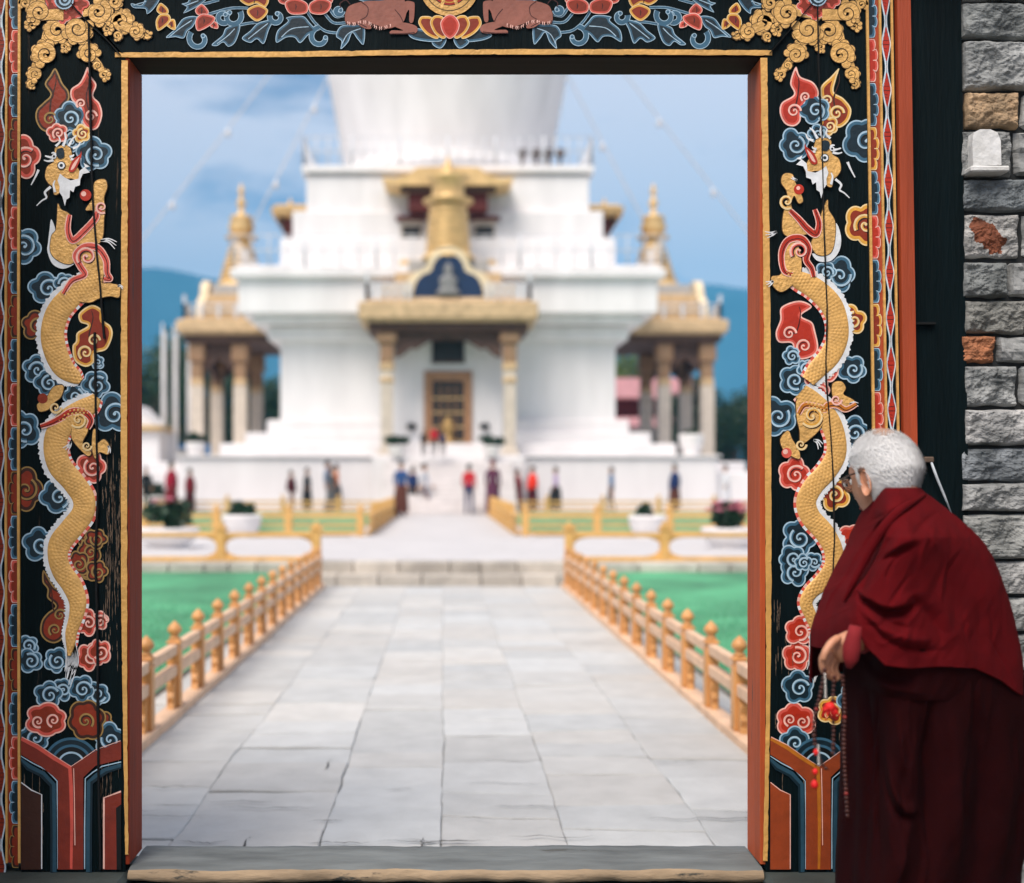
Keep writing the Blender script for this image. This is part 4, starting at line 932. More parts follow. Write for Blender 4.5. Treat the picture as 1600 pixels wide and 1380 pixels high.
goldpoly(lm, Zl2([(430, 0), (480, 10), (560, 20), (560, 60), (530, 60), (500, 55), (470, 35), (430, 30)]))
claws(lm, 158, 377, .05, 3, 26, .22); claws(lm, 185, 448, .1, 2, 9); claws(lm, 170, 697, 1.2, 2, 12); claws(lm, 112, 690, 1.9, 3, 16, .3); claws(lm, 90, 384, 1.9, 0)
lm.poly([tuple(q) for q in spl(Zl1([(243, 1030), (235, 1080), (228, 1140), (225, 1180), (250, 1240), (300, 1262), (350, 1240), (320, 1238), (270, 1222), (240, 1180), (246, 1110), (262, 1080)]), 5, True)], .0060, W_)
lm.done('dragon_leg', jl)
fm = Limbs()
for l, pl in ((Zl1([(330, 1010), (322, 1080), (345, 1130), (400, 1085), (450, 1030), (460, 1000), (480, 990)]), MR), (Zl1([(300, 1380), (340, 1320), (400, 1290), (380, 1250), (360, 1200), (400, 1160), (460, 1165), (500, 1220), (505, 1280), (520, 1310), (490, 1310)]), MR), (Zl2([(195, 680), (240, 665), (290, 640), (340, 610), (400, 615), (430, 650), (415, 690)]), RD)):
    fm.new(); c_ = [tuple(q) for q in spl(l, 8)]; wd = [5 + 4 * math.sin(math.pi * i / len(c_)) for i in range(len(c_))]; fm.rib(c_, [w_ + 3 for w_ in wd], .0090, PK); fm.rib(c_, wd, .0092, pl)
    fm.rib([(x + 1, y + 1.5) for x, y in c_], [1.4] * len(c_), .0094, DR)
fm.spiral(137, 402, 15, .0094, PAL['r'], 2.5, 1); fm.spiral(124, 656, 12, .0094, PAL['o'], 2.5, -1); fm.disc(135, 306, 9, .0085, RD); fm.l[-1].disc(132, 304, 4, .0088, PK); fm.spiral(160, 325, 9, .0094, PAL['r'], 1, 1)
fm.disc(68, 623, 8, .0085, BR); fm.spiral(88, 637, 9, .0094, PAL['o'], 0, 1); fm.spiral(137, 697, 7, .0094, PAL['o'], 0, 1); fm.done('mane_flame', jl)
tl = Art(); q = random.Random(3)
for k in range(12):
    x = 103 + k * 1.7; tl.rib([tuple(v) for v in spl([(112 + (k - 6) * .9, 1000), (x + 1, 1035), (106 + (k - 5) * .8, 1052 + q.uniform(-12, 24))], 5)], [3.4, 3.2, 3, 2.8, 2.5, 2.2, 2, 1.7, 1.4, 1, .6], .0046, W_)
tl.build('tail_tuft', jl, fix=False)
head(jl, lambda x, y: (x, y))
# right dragon
body = Art()
coil(body, [(1228, 425, 8), (1246, 437, 15), (1272, 451, 18), (1296, 474, 19), (1307, 500, 18), (1308, 528, 18), (1296, 556, 18), (1276, 578, 16), (1262, 596, 12)], 1, seed=4)
coil(body, [(1250, 612, 14), (1268, 628, 18), (1293, 654, 18), (1305, 684, 17), (1305, 712, 17), (1290, 738, 17), (1270, 760, 17), (1259, 784, 17), (1266, 808, 17), (1287, 832, 17), (1301, 858, 16), (1302, 884, 16), (1288, 906, 15), (1267, 925, 12), (1259, 942, 11), (1266, 962, 10), (1274, 982, 9), (1272, 1000, 6), (1270, 1014, 3)], 1, seed=5)
dr_ = body.build('dragon', jr, fix=False)
lm = Limbs()
goldpoly(lm, Zr1([(455, 940), (460, 985), (490, 1040), (490, 1120), (475, 1180), (440, 1200), (400, 1190), (380, 1140), (410, 1080), (425, 1010)]))
goldpoly(lm, Zr1([(250, 820), (290, 820), (305, 860), (330, 910), (340, 945), (320, 955), (300, 920), (285, 960), (300, 1000), (340, 1050), (380, 1090), (330, 1105), (270, 1110), (245, 1080), (250, 1000), (268, 960), (265, 900), (240, 860)]))
goldpoly(lm, Zr1([(250, 1160), (300, 1130), (330, 1200), (330, 1290), (300, 1330), (240, 1370), (200, 1340), (195, 1300), (235, 1290), (250, 1240)]))
goldpoly(lm, Zr2([(480, 480), (520, 470), (540, 500), (530, 530), (580, 560), (560, 590), (510, 590), (480, 540)]))
goldpoly(lm, Zr2([(310, 560), (340, 560), (440, 620), (420, 690), (370, 740), (330, 760), (325, 700), (312, 640)]))
goldpoly(lm, Zr2([(235, 740), (270, 700), (290, 740), (320, 790), (325, 830), (290, 820), (250, 790)]))
claws(lm, 1212, 363, 2.6, 3, 18, .3); claws(lm, 1207, 440, 2.4, 3, 12, .4); claws(lm, 1326, 632, -.2, 2, 14); claws(lm, 1270, 688, .5, 3, 16, .35); claws(lm, 1244, 283, 3.4, 2, 10)
lm.poly([tuple(q) for q in spl(Zr1([(505, 1060), (520, 1120), (510, 1180), (470, 1225), (410, 1225), (385, 1190), (430, 1200), (475, 1180), (490, 1110), (488, 1050)]), 5, True)], .0060, W_)
lm.done('dragon_leg', jr)
fm = Limbs()
for l, pl in ((Zr1([(395, 985), (415, 1050), (400, 1100), (360, 1075), (320, 1030), (280, 990)]), RD), (Zr1([(290, 1290), (250, 1270), (240, 1190), (270, 1130), (330, 1120), (365, 1165), (355, 1220), (380, 1260), (390, 1300)]), RD), (Zr2([(590, 575), (540, 600), (500, 580), (460, 580), (440, 600), (410, 590), (350, 580), (320, 620)]), MO)):
    fm.new(); c_ = [tuple(q) for q in spl(l, 8)]; wd = [5 + 4 * math.sin(math.pi * i / len(c_)) for i in range(len(c_))]; fm.rib(c_, [w_ + 3 for w_ in wd], .0090, PK); fm.rib(c_, wd, .0092, pl); fm.rib([(x + 1, y + 1.5) for x, y in c_], [1.4] * len(c_), .0094, DR)
fm.spiral(1248, 393, 14, .0094, PAL['r'], 2.5, 1); fm.spiral(1268, 650, 17, .0094, PAL['o'], 2.5, -1); fm.disc(1247, 297, 8, .0085, RD); fm.l[-1].disc(1246, 295, 3, .0088, PK); fm.spiral(1228, 316, 11, .0094, PAL['o'], 1, 1)
fm.spiral(1305, 625, 8, .0094, PAL['r'], 0, 1); fm.disc(1228, 708, 8, .0085, MR); fm.l[-1].disc(1226, 706, 4, .0088, PK); fm.spiral(1250, 695, 8, .0094, PAL['o'], 0, 1); fm.done('mane_flame', jr)
tl = Art(); q = random.Random(4)
for k in range(12): tl.rib([tuple(v) for v in spl([(1271 + (k - 6) * .9, 990), (1264 + k * 1.9, 1030), (1268 + (k - 5) * 1.6, 1050 + q.uniform(-12, 24))], 5)], [3.4, 3.2, 3, 2.8, 2.5, 2.2, 2, 1.7, 1.4, 1, .6], .0046, W_)
tl.build('tail_tuft', jr, fix=False)
head(jr, lambda x, y: (1287 + (97.5 - x), y - 12))
# --- clouds and flames
ll, lr = (33.5, 189), (1205, 1354.5)
flame(jl, [(87, 107), (98, 130), (107, 142), (108, 156), (97, 170), (92, 190), (80, 206), (65, 203), (56, 188), (57, 172), (68, 160), (79, 148), (70, 132), (78, 118)], 'n', [(78, 186, 10)])
flame(jl, [(137, 105), (143, 120), (151, 133), (146, 150), (156, 162), (160, 180), (153, 200), (140, 203), (128, 190), (126, 170), (112, 156), (111, 140), (124, 130), (131, 118)], 'R', [(142, 182, 9), (127, 162, 7)])
for a_ in [(90, 208, 14, 'R'), (128, 209, 13, 'o'), (110, 222, 13, 'b'), (108, 184, 20, 'b'), (147, 241, 26, 'b'), (36, 247, 28, 'R'), (35, 384, 27, 'b'), (73, 450, 24, 'b'), (100, 442, 15, 'b'), (57, 509, 20, 'n'), (57, 577, 21, 'b'), (75, 598, 19, 'b'), (117, 618, 18, 'b'), (150, 601, 22, 'b'), (152, 566, 10, 'b'), (176, 646, 30, 'b'), (36, 671, 27, 'b'), (143, 730, 22, 'R'), (37, 764, 28, 'n'), (90, 776, 25, 'b'), (62, 850, 25, 'b'),
           (150, 842, 16, 'n'), (132, 838, 13, 'n'), (140, 862, 17, 'n'), (122, 881, 17, 'n'), (152, 893, 16, 'n'), (132, 892, 14, 'n'), (155, 970, 16, 'R'), (137, 972, 18, 'R'), (156, 1018, 18, 'R'), (139, 1026, 20, 'R'), (43, 1008, 16, 'b'), (47, 1032, 19, 'b'), (88, 1032, 20, 'b'), (98, 1078, 15, 'b'), (76, 1085, 21, 'b'), (151, 1084, 19, 'b'), (128, 1076, 20, 'b'), (158, 1128, 16, 'n'), (170, 1155, 22, 'b')]:
    cloud(jl, *a_, lim=ll)
cloud(jl, 72, 1124, 26, 'R', [(60, 1127, 9), (84, 1125, 10)], ll, 6, 1.2, .95); cloud(jl, 136, 1125, 26, 'n', [(134, 1126, 12)], ll, 6, 1.05, 1); cloud(jl, 54, 1152, 22, 'b', None, ll, 5, 1.1, .8)
flame(jl, Zl2([(430, 110), (372, 148), (376, 190), (412, 207), (362, 240), (356, 280), (340, 305), (350, 370), (400, 400), (440, 380), (445, 338), (500, 318), (528, 255), (520, 210), (485, 180), (480, 135)]), 'o', [(147, 532, 9), (134, 551, 11)], lim=ll)
flame(jl, Zl3([(190, 30), (184, 80), (205, 112), (205, 150), (240, 185), (205, 215), (180, 250), (175, 300), (200, 335), (240, 345), (275, 320), (285, 270), (302, 230), (320, 190), (310, 140), (270, 112), (235, 100)]), 'n', [(94, 961, 9), (86, 984, 9)], lim=ll)
flame(jr, [(1243, 105), (1250, 120), (1270, 129), (1279, 145), (1273, 160), (1260, 160), (1252, 174), (1250, 190), (1240, 198), (1226, 194), (1218, 178), (1221, 161), (1240, 148), (1234, 130)], 'r', [(1240, 174, 10), (1258, 152, 7)])
flame(jr, [(1311, 107), (1306, 125), (1303, 144), (1318, 154), (1330, 171), (1325, 190), (1310, 200), (1297, 190), (1292, 168), (1283, 152), (1283, 135), (1298, 120)], 'o', [(1307, 177, 11), (1293, 157, 8)])
for a_ in [(1295, 197, 13, 'o'), (1277, 209, 15, 'b'), (1272, 172, 21, 'b'), (1241, 226, 22, 'b'), (1350, 220, 28, 'b'), (1349, 350, 28, 'o'), (1290, 425, 15, 'b'), (1309, 430, 26, 'b'), (1331, 500, 21, 'o'), (1331, 577, 21, 'b'), (1236, 556, 14, 'b'), (1240, 594, 21, 'b'), (1258, 576, 14, 'b'), (1276, 594, 17, 'r'), (1277, 613, 18, 'r'), (1213, 650, 27, 'b'), (1333, 676, 22, 'b'), (1342, 716, 18, 'b'), (1240, 741, 23, 'r'), (1302, 772, 22, 'o'),
           (1247, 840, 25, 'b'), (1238, 872, 18, 'b'), (1254, 879, 13, 'b'), (1271, 878, 13, 'b'), (1329, 846, 21, 'r'), (1240, 893, 21, 'b'), (1248, 986, 20, 'r'), (1244, 1024, 22, 'r'), (1247, 1074, 22, 'b'), (1312, 902, 12, 'b'), (1318, 1010, 18, 'b'), (1300, 1110, 22, 'o'), (1338, 960, 20, 'r'), (1240, 1160, 21, 'b'), (1335, 1090, 24, 'b')]:
    cloud(jr, *a_, lim=lr)
cloud(jr, 1243, 1126, 26, 'r', [(1234, 1125, 9), (1254, 1128, 10)], lr, 6, 1.15, .95)
flame(jr, Zr2([(325, 90), (242, 120), (236, 180), (215, 240), (230, 285), (290, 290), (300, 330), (330, 365), (390, 350), (415, 310), (400, 230), (385, 190), (335, 160), (385, 118)]), 'r', [(1233, 521, 10), (1256, 541, 11)], lim=lr)
flame(jr, Zr2([(505, 380), (450, 400), (435, 430), (440, 465), (480, 470), (510, 430)]), 'r', [(1296, 588, 5)], lim=lr)
# --- stepped base motifs
def base(part, m, flip, lim):
    """m maps x measured from the panel's own left motif (left jamb px)"""
    a = Art(); a.x0, a.x1 = lim
    def pl(l, h, mt): a.poly([(m(x), y) for x, y in l], h, mt)
    def ln(l, w_, h, mt): a.rib([(m(x), y) for x, y in l], w_, h, mt)
    for r_, mt in ((44, MBl), (40, DB), (33, MBl), (29, BK), (22, PB), (19, DB)):
        a.poly([(m(112) + r_ * math.cos(R(v)), 1196 - r_ * math.sin(R(v))) for v in range(20, 161, 7)] + [(m(112), 1200)], .0030 + .0002 * (44 - r_) / 4, mt)
    pl([(33, 1152), (60, 1165), (85, 1182), (112, 1198), (130, 1186), (150, 1173), (190, 1158), (190, 1186), (150, 1196), (131, 1214), (131, 1358), (91, 1358), (91, 1218), (66, 1198), (33, 1178)], .0055, SN if flip else RB)
    ln([(34, 1154), (60, 1167), (85, 1184), (110, 1199), (112, 1230), (113, 1290), (112, 1357)], [5, 6, 6, 6, 6, 5, 4], .0058, MO if flip else MR)
    ln([(116, 1200), (117, 1240), (118, 1320)], 1.3, .0059, PK); ln([(35, 1151), (60, 1163), (85, 1180), (112, 1197), (130, 1185), (150, 1171), (189, 1157)], 1.2, .0058, PK)
    for l in ([(33, 1181), (52, 1192), (74, 1203), (90, 1220), (91, 1290), (91, 1357)], [(190, 1190), (160, 1197), (146, 1206), (134, 1216), (133, 1290), (133, 1357)]):
        sg = -1 if l[0][0] < 100 else 1
        ln([(x + sg * 5, y + 5) for x, y in l], 6, .0050, DT); ln([(x + sg * 9, y + 8) for x, y in l], 5, .0049, DB); ln(l, 1.6, .0052, PB)
    pl([(33, 1222), (50, 1234), (66, 1241), (66, 1358), (33, 1358)], .0051, SN if flip else DBR); ln([(34, 1222), (50, 1234), (66, 1241), (66, 1357)], 1.6, .0053, W_ if not flip else PK)
    pl([(162, 1246), (190, 1236), (190, 1358), (163, 1358)], .0051, RB); ln([(190, 1236), (163, 1246), (163, 1357)], 2.6, .0053, PK); pl([(182, 1262), (190, 1256), (190, 1358), (183, 1358)], .0054, BK)
    a.build('base_motif', part, fix=False)
base(jl, lambda x: x, False, (33.5, 190)); base(jr, lambda x: 1202 + (x - 33) * .97, True, (1203, 1354))
M_bare = mat('bare_wood', (.16, .11, .075), .8, .4, 12, stretch=(6, 6, .4))
for part, (xa, xb, ya, yb), n_ in ((jl, (160, 188, 690, 1010), 90), (jl, (157, 187, 1150, 1350), 30), (jl, (36, 70, 1180, 1350), 14), (jr, (1207, 1240, 900, 1120), 16), (jr, (1206, 1350, 1150, 1350), 30)):
    a = Art(); q = random.Random(n_)
    for k in range(n_):
        x = q.uniform(xa, xb); y = q.gauss((ya + yb) / 2, (yb - ya) / 4); l = q.uniform(8, 46); c_ = [(x + .6 * mnoise.noise(Vector((x, j * .7, 1))), y - l / 2 + l * j / 8) for j in range(9)]
        a.rib(c_, [q.uniform(.3, 1.9) * math.sin(math.pi * (j + .5) / 9) for j in range(9)], .0026 if q.random() < .3 else .00035, M_bare)
    tag(a.build('worn_streaks', part, fix=False), kind='stuff')
# --- cracks in the boards
def crack(part, pts, w_):
    a = Art(); p = spl(pts, 8); n = len(p); vs = []; fs = []
    for i in range(n):
        x = p[i][0] + .8 * mnoise.noise(Vector((i * .4, w_, 2))); hw_ = w_ / 2 * (.75 + .5 * abs(mnoise.noise(Vector((i * .3, 5, w_)))))
        vs += [a.W(x - hw_, p[i][1], -.001), a.W(x - hw_, p[i][1], .0122), a.W(x + hw_, p[i][1], .0122), a.W(x + hw_, p[i][1], -.001)]
        if i:
            for e in range(3): fs.append([4 * i - 4 + e, 4 * i - 3 + e, 4 * i + 1 + e, 4 * i + e])
    a.add(vs, fs, M_black); a.build('crack', part)
crack(jl, [(140, 40), (141, 110), (143, 200), (146, 300), (152, 390), (158, 450), (160, 480), (164, 530)], 3.2); crack(jl, [(149, 520), (150, 580), (151, 640), (154, 740), (153, 800), (150, 870), (152, 930), (153, 1000), (154, 1100), (155, 1200), (158, 1357)], 3.4)
crack(jr, [(1276, 5), (1278, 100), (1282, 200), (1285, 320), (1289, 440), (1291, 500), (1289, 580), (1296, 680), (1301, 760), (1302, 830), (1299, 920), (1297, 1000)], 1.8)
crack(lt, [(188, 86), (168, 64), (140, 38), (108, 2), (60, -55)], 3.0); crack(lt, [(1202, 84), (1225, 58), (1262, 14), (1300, -30)], 2.0)
# --- gold corner scrollwork
def scroll(part, curls, links, mx=lambda x: x, fl=1):
    a = Art(); n_ = [0]
    def band(c_, wd):
        n_[0] += 1; h = .0044 + .00016 * (n_[0] % 20); L_, R_ = [], []
        def outline(ex):
            L_, R_ = [], []
            for i in range(len(c_)):
                p, q = c_[max(i - 1, 0)], c_[min(i + 1, len(c_) - 1)]; tx, ty = q[0] - p[0], q[1] - p[1]; l = math.hypot(tx, ty) or 1; w2 = wd[i] / 2 + ex; L_.append((c_[i][0] - ty / l * w2, c_[i][1] + tx / l * w2)); R_.append((c_[i][0] + ty / l * w2, c_[i][1] - tx / l * w2))
            return L_, R_
        for ex, hh, m in ((.9, h - .00009, M_goldd), (0, h, M_goldr)):
            L_, R_ = outline(ex); vs = []; fs = []
            for i in range(len(c_)):
                vs += [a.W(*L_[i], hh - .003), a.W(*L_[i], hh), a.W(*R_[i], hh), a.W(*R_[i], hh - .003)]
                if i:
                    for e in range(3): fs.append([4 * i - 4 + e, 4 * i - 3 + e, 4 * i + 1 + e, 4 * i + e])
            a.add(vs, fs, m)
    for (x0, y0, x1, y1, w_, bend) in links:
        c_ = [tuple(v) for v in spl([(mx(x0), y0), ((mx(x0) + mx(x1)) / 2 + fl * bend, (y0 + y1) / 2 + bend * .5), (mx(x1), y1)], 8)]; band(c_, [w_ * (1 - .25 * i / len(c_)) for i in range(len(c_))])
    for i, (x, y, r, a0, d) in enumerate(curls):
        for k in range(5):                                     # scalloped outer rim
            an = a0 + d * (-.5 + k * .75); px_, py_ = x + r * .80 * math.cos(an), y + r * .80 * math.sin(an); n_[0] += 1; h = .0043 + .00016 * (n_[0] % 20)
            for ex, hh, m in ((.9, h - .00009, M_goldd), (0, h, M_goldr)): q = r * .34 + ex; a.poly([(mx(px_) + q * math.cos(v * .45), py_ + q * math.sin(v * .45)) for v in range(14)], hh, m, .003)
        c_ = []; n = 40
        for k in range(n + 1): t = k / n; rr = r * (.82 - .70 * t); an = a0 + d * t * 9.6; c_.append((mx(x + rr * math.cos(an)), y + rr * math.sin(an)))
        band(c_, [r * (.46 - .20 * k / n) for k in range(n + 1)])
    a.build('corner_scrollwork', part, fix=False)
curls = [(62, 20, 19, 2.4, 1), (50, 40, 10, 2.5, 1), (90, 48, 20, 3.6, -1), (122, 46, 23, .2, 1), (72, 86, 21, 2.6, 1), (56, 117, 13, 2.2, 1), (50, 132, 8, 1.6, 1), (140, 86, 17, 5.6, -1), (163, 118, 10, .9, -1), (153, 103, 7, 2.0, 1), (154, 20, 21, 5.2, 1), (168, 46, 10, 1.2, -1), (190, 34, 19, 5.0, 1), (184, 57, 8, 1.4, -1), (213, 50, 13, 5.2, 1), (230, 54, 8, .4, 1), (40, 6, 10, 3, 1), (180, 4, 12, 5, 1), (102, 74, 9, 1.5, -1)]
links = [(100, 20, 70, 70, 16, -6), (72, 86, 54, 118, 14, -5), (104, 20, 138, 72, 15, 6), (140, 86, 160, 112, 12, 4), (104, 22, 150, 14, 18, 3), (152, 30, 190, 26, 16, 3), (190, 40, 225, 54, 14, 3), (100, 24, 64, 26, 18, -2)]
scroll(lt, curls, links); scroll(lt, [(x, y * .98 + 2, r, 3.1416 - a0 if False else a0, d) for x, y, r, a0, d in curls], links, lambda x: 1386 - x * 1.02, -1)
def rosette(part, x, y, r):
    a = Art()
    for k in range(8):
        an = k * .785 + .2; p = lobes(x + r * .68 * math.cos(an), y + r * .68 * math.sin(an), r * .42, 4, k); a.shape(p, .0052 + 2e-5 * k, PAL['R'], 3, 1.2)
    a.disc(x, y, r * .42, .0122, PB); a.disc(x, y, r * .36, .0124, DB); a.spiral(x, y, r * .24, .0126, PAL['b'], 0, 1); a.build('rosette', part, fix=False)
rosette(lt, 102, 2, 36); rosette(lt, 1276, -2, 34)
# --- lintel painting: mirrored leaf scrolls, flowers, two deer, wheel and lotus
def z7(l): return zp(l, 180, 0, .325)
LM = 1402.5
def both(fn):
    fn(lambda p: p); fn(lambda p: [(LM - x, y - 1) for x, y in p])
def leaf(pts, vein):
    def f(m):
        a = Art(); h = tier_h(); p = [tuple(q) for q in spl(m(z7(pts)), 5, True)]; a.poly(p, h, PB); a.poly(inset(p, 1.1), h + .00015, MBl); a.poly(inset(p, 3.6), h + .0003, DB)
        v = [tuple(q) for q in spl(m(z7(vein)), 8)]; a.rib(v, 1.3, h + .0006, PB); a.build('painted_leaf', lt, fix=False)
    both(f)
def curl(x, y, r, a0, d, turns=.95, w_=5):
    def f(m):
        a = Art(); h = tier_h(); c_ = []
        for i in range(31):
            t = i / 30; rr = r * (1 - .45 * t); an = a0 + d * t * turns * 6.283; c_.append((x + rr * math.cos(an), y + rr * math.sin(an)))
        c_ = m(z7(c_)); wd = [w_ + 2 - (w_ * .2) * i / 30 for i in range(31)]; a.rib(c_, [q + 2.0 for q in wd], h, PB); a.rib(c_, wd, h + .00015, MBl); a.disc(*c_[-1], w_ * .75, h + .0003, PB, 12); a.disc(*c_[-1], w_ * .5, h + .0004, MBl, 12); a.build('painted_curl', lt, fix=False)
    both(f)
def stem(pts):
    def f(m):
        a = Art(); h = tier_h() * .3; c_ = [tuple(q) for q in spl(m(z7(pts)), 10)]; a.rib(c_, 4.2, h, PB); a.rib(c_, 2.8, h + .0001, MBl); a.build('painted_stem', lt, fix=False)
    both(f)
for l in ([(1070, 160), (1010, 150), (960, 110), (925, 60)], [(1110, 110), (1050, 110), (1010, 70), (985, 40)], [(640, 40), (560, 40), (480, 60), (380, 90)], [(720, 110), (660, 110), (600, 120)], [(500, 0), (420, 20), (350, 20)], [(1100, 75), (1060, 80), (1030, 40)]): stem(l)
leaf([(78, 18), (130, 25), (160, -30), (215, -10), (190, 40), (155, 70), (145, 45), (90, 40)], [(90, 28), (150, 10)])
leaf([(320, 20), (350, 10), (370, -30), (440, -10), (400, 30), (330, 65), (345, 35)], [(335, 30), (400, 5)])
leaf([(245, 182), (290, 140), (330, 90), (392, 82), (375, 130), (348, 152), (330, 186), (290, 180)], [(262, 180), (310, 140), (370, 100)])
leaf([(465, 215), (515, 172), (535, 135), (600, 120), (580, 200), (545, 226), (520, 205), (490, 222)], [(490, 212), (540, 175), (575, 140)])
leaf([(610, 186), (650, 150), (690, 112), (756, 100), (738, 150), (715, 213), (682, 190), (650, 208)], [(640, 190), (690, 150), (735, 115)])
leaf([(775, 206), (780, 150), (830, 105), (825, 85), (900, 78), (935, 110), (965, 150), (930, 168), (890, 208), (862, 182), (822, 182)], [(800, 180), (850, 140), (930, 130)])
leaf([(1062, 175), (1085, 128), (1150, 122), (1198, 130), (1195, 216), (1165, 190), (1140, 160), (1120, 205), (1085, 238), (1088, 200)], [(1090, 215), (1120, 165), (1180, 140)])
leaf([(1140, -20), (1220, 15), (1330, 0), (1300, -40), (1200, -50)], [(1150, -10), (1300, -15)])
curl(402, 190, 48, 3.9, -1, .72); curl(565, 82, 44, -.6, 1, .75); curl(775, 85, 32, 3.4, -1, .75); curl(985, 180, 48, 4.6, -1, .72); curl(520, 85, 30, 1, 1, .7); curl(1075, 55, 18, 0, 1)
def blossom(pts, pal, core=True):
    def f(m):
        a = Art(); h = tier_h() + .001
        for i, p in enumerate(pts):
            q = [tuple(v) for v in spl(m(z7(p)), 5, True)]; a.shape(q, h + .0005 * i, PAL[pal], 2.6, 1.2)
            c_ = [sum(v[0] for v in q) / len(q), sum(v[1] for v in q) / len(q)]; a.rib([(c_[0], c_[1] - 4), (c_[0] + 1, c_[1]), (c_[0], c_[1] + 5)], [1, 2, 1], h + .0005 * i + .0004, PAL[pal][3])
        a.build('painted_flower', lt, fix=False)
    both(f)
blossom([[(210, 25), (225, 18), (255, 45), (255, 70), (225, 75), (200, 55)], [(240, 110), (285, 95), (292, 145), (262, 138)], [(225, 70), (262, 75), (265, 110), (210, 152), (196, 115), (205, 85)]], 'o')
blossom([[(395, 35), (420, 22), (450, 55), (440, 75), (400, 75), (385, 55)], [(450, 100), (490, 110), (495, 140), (460, 132)], [(430, 68), (480, 85), (465, 120), (400, 152), (386, 110), (400, 80)]], 'R')
blossom([[(600, -30), (700, -40), (740, 0), (720, 40), (680, 20), (640, 30), (600, 5)], [(640, 45), (690, 25), (735, 50), (720, 85), (680, 106), (640, 75)]], 'o')
blossom([[(780, -30), (830, -30), (830, 20), (790, 15)], [(1000, -30), (1050, -30), (1040, 20), (1000, 15)], [(820, 10), (870, -5), (925, 20), (920, 65), (850, 72), (822, 45)], [(1035, 10), (985, -5), (935, 20), (940, 65), (1000, 72), (1035, 45)]], 'R')
M_deer = paint('fawn', '#9a5f50', (.2, .1, .08), .72); M_deerd = paint('fawn_dark', '#6a3a30')
def deer(m):
    a = Art(); h = .0055
    def pl(l, hh, mt): a.poly([tuple(q) for q in spl(m(z7(l)), 5, True)], hh, mt)
    pl([(1360, 110), (1420, 118), (1452, 135), (1445, 162), (1395, 168), (1325, 166), (1330, 150), (1385, 150), (1340, 128)], h, M_deer)
    pl([(1390, 15), (1430, 12), (1440, 30), (1434, 105), (1415, 108), (1412, 50), (1385, 95), (1368, 90)], h + .0001, M_deer)
    pl([(1110, 60), (1130, 30), (1200, 10), (1290, 5), (1330, -20), (1350, -80), (1400, -80), (1392, 0), (1400, 60), (1385, 110), (1350, 130), (1310, 140), (1250, 122), (1200, 105), (1160, 115), (1112, 115), (1105, 85)], h + .0003, M_deer)
    pl([(1150, 100), (1200, 100), (1230, 130), (1226, 143), (1190, 136)], h + .0005, M_deer)
    for l in ([(1185, 15), (1215, 40), (1210, 80), (1180, 100)], [(1345, 50), (1370, 80), (1385, 110)], [(1320, 166), (1390, 165), (1440, 160)], [(1170, 115), (1210, 135)], [(1085, 40), (1082, 20), (1110, 5), (1130, 25)]): a.rib([tuple(q) for q in spl(m(z7(l)), 7)], 1.3, h + .0007, DR)
    for k in range(26):
        x = 1110 + k * 8.5; y = 112 + 8 * math.sin(k * .4) + (k > 8) * min(20, (k - 8) * 2.2); a.rib(m(z7([(x, y - 8), (x + 2, y + 2), (x - 1, y + 9)])), [1.6, 1.2, .5], h + .0006, PK if k % 3 else M_deerd)
    a.build('painted_deer', lt, fix=False)
both(deer)
a = Art(); cxw, cyw = 702, -20
def ring(r0, r1, h, m):
    vs = []; fs = []
    for i in range(49): an = 6.2832 * i / 48; vs += [a.W(cxw + r0 * math.cos(an), cyw + r0 * math.sin(an), h), a.W(cxw + r1 * math.cos(an), cyw + r1 * math.sin(an), h)]; fs += [[2 * i - 2, 2 * i - 1, 2 * i + 1, 2 * i]] if i else []
    a.add(vs, fs, m)
a.disc(cxw, cyw, 34, .004, RD, 40); ring(30, 46, .0046, M_goldr); ring(28.5, 30, .0047, DR); ring(37, 38.4, .0048, M_goldd); ring(24, 25.5, .0047, OG)
for k in range(8): an = k * .785 + .39; a.rib([(cxw, cyw), (cxw + 30 * math.cos(an), cyw + 30 * math.sin(an))], 5, .0049, M_goldr)
a.build('painted_wheel', lt, fix=False)
a = Art(); cl = 703
for x, y, w_, t_ in ((-62, 58, 40, -.5), (62, 58, 40, .5), (-28, 68, 34, -.25), (28, 68, 34, .25)):
    p = [(cl + x * .35, 52), (cl + x * .8 - w_ * .25, y - 14), (cl + x * 1.05, y - 4), (cl + x * .9, y + 4), (cl + x * .5, y + 8), (cl + x * .2, 64)]; p = [tuple(q) for q in spl(p, 5, True)]; h = tier_h(); a.poly(p, h, PB); a.poly(inset(p, 1.2), h + .0002, MBl); a.poly(inset(p, 4), h + .0004, DB)
for i, (x, w_, pal) in enumerate(((-34, 15, 'o'), (34, 15, 'o'), (-17, 14, 'o'), (17, 14, 'o'), (0, 15, 'r'))):
    p = [(cl + x - w_, 38), (cl + x * 1.1 - w_ * .6, 28), (cl + x * 1.15, 24 + abs(x) * .06), (cl + x * 1.1 + w_ * .6, 28), (cl + x + w_, 40), (cl + x * .8 + w_ * .7, 54), (cl + x * .6, 62), (cl + x * .8 - w_ * .7, 54)]; p = [tuple(q) for q in spl(p, 5, True)]; a.shape(p, .0048 + .0006 * i, PAL[pal], 3, 1.2)
a.build('painted_lotus', lt, fix=False)
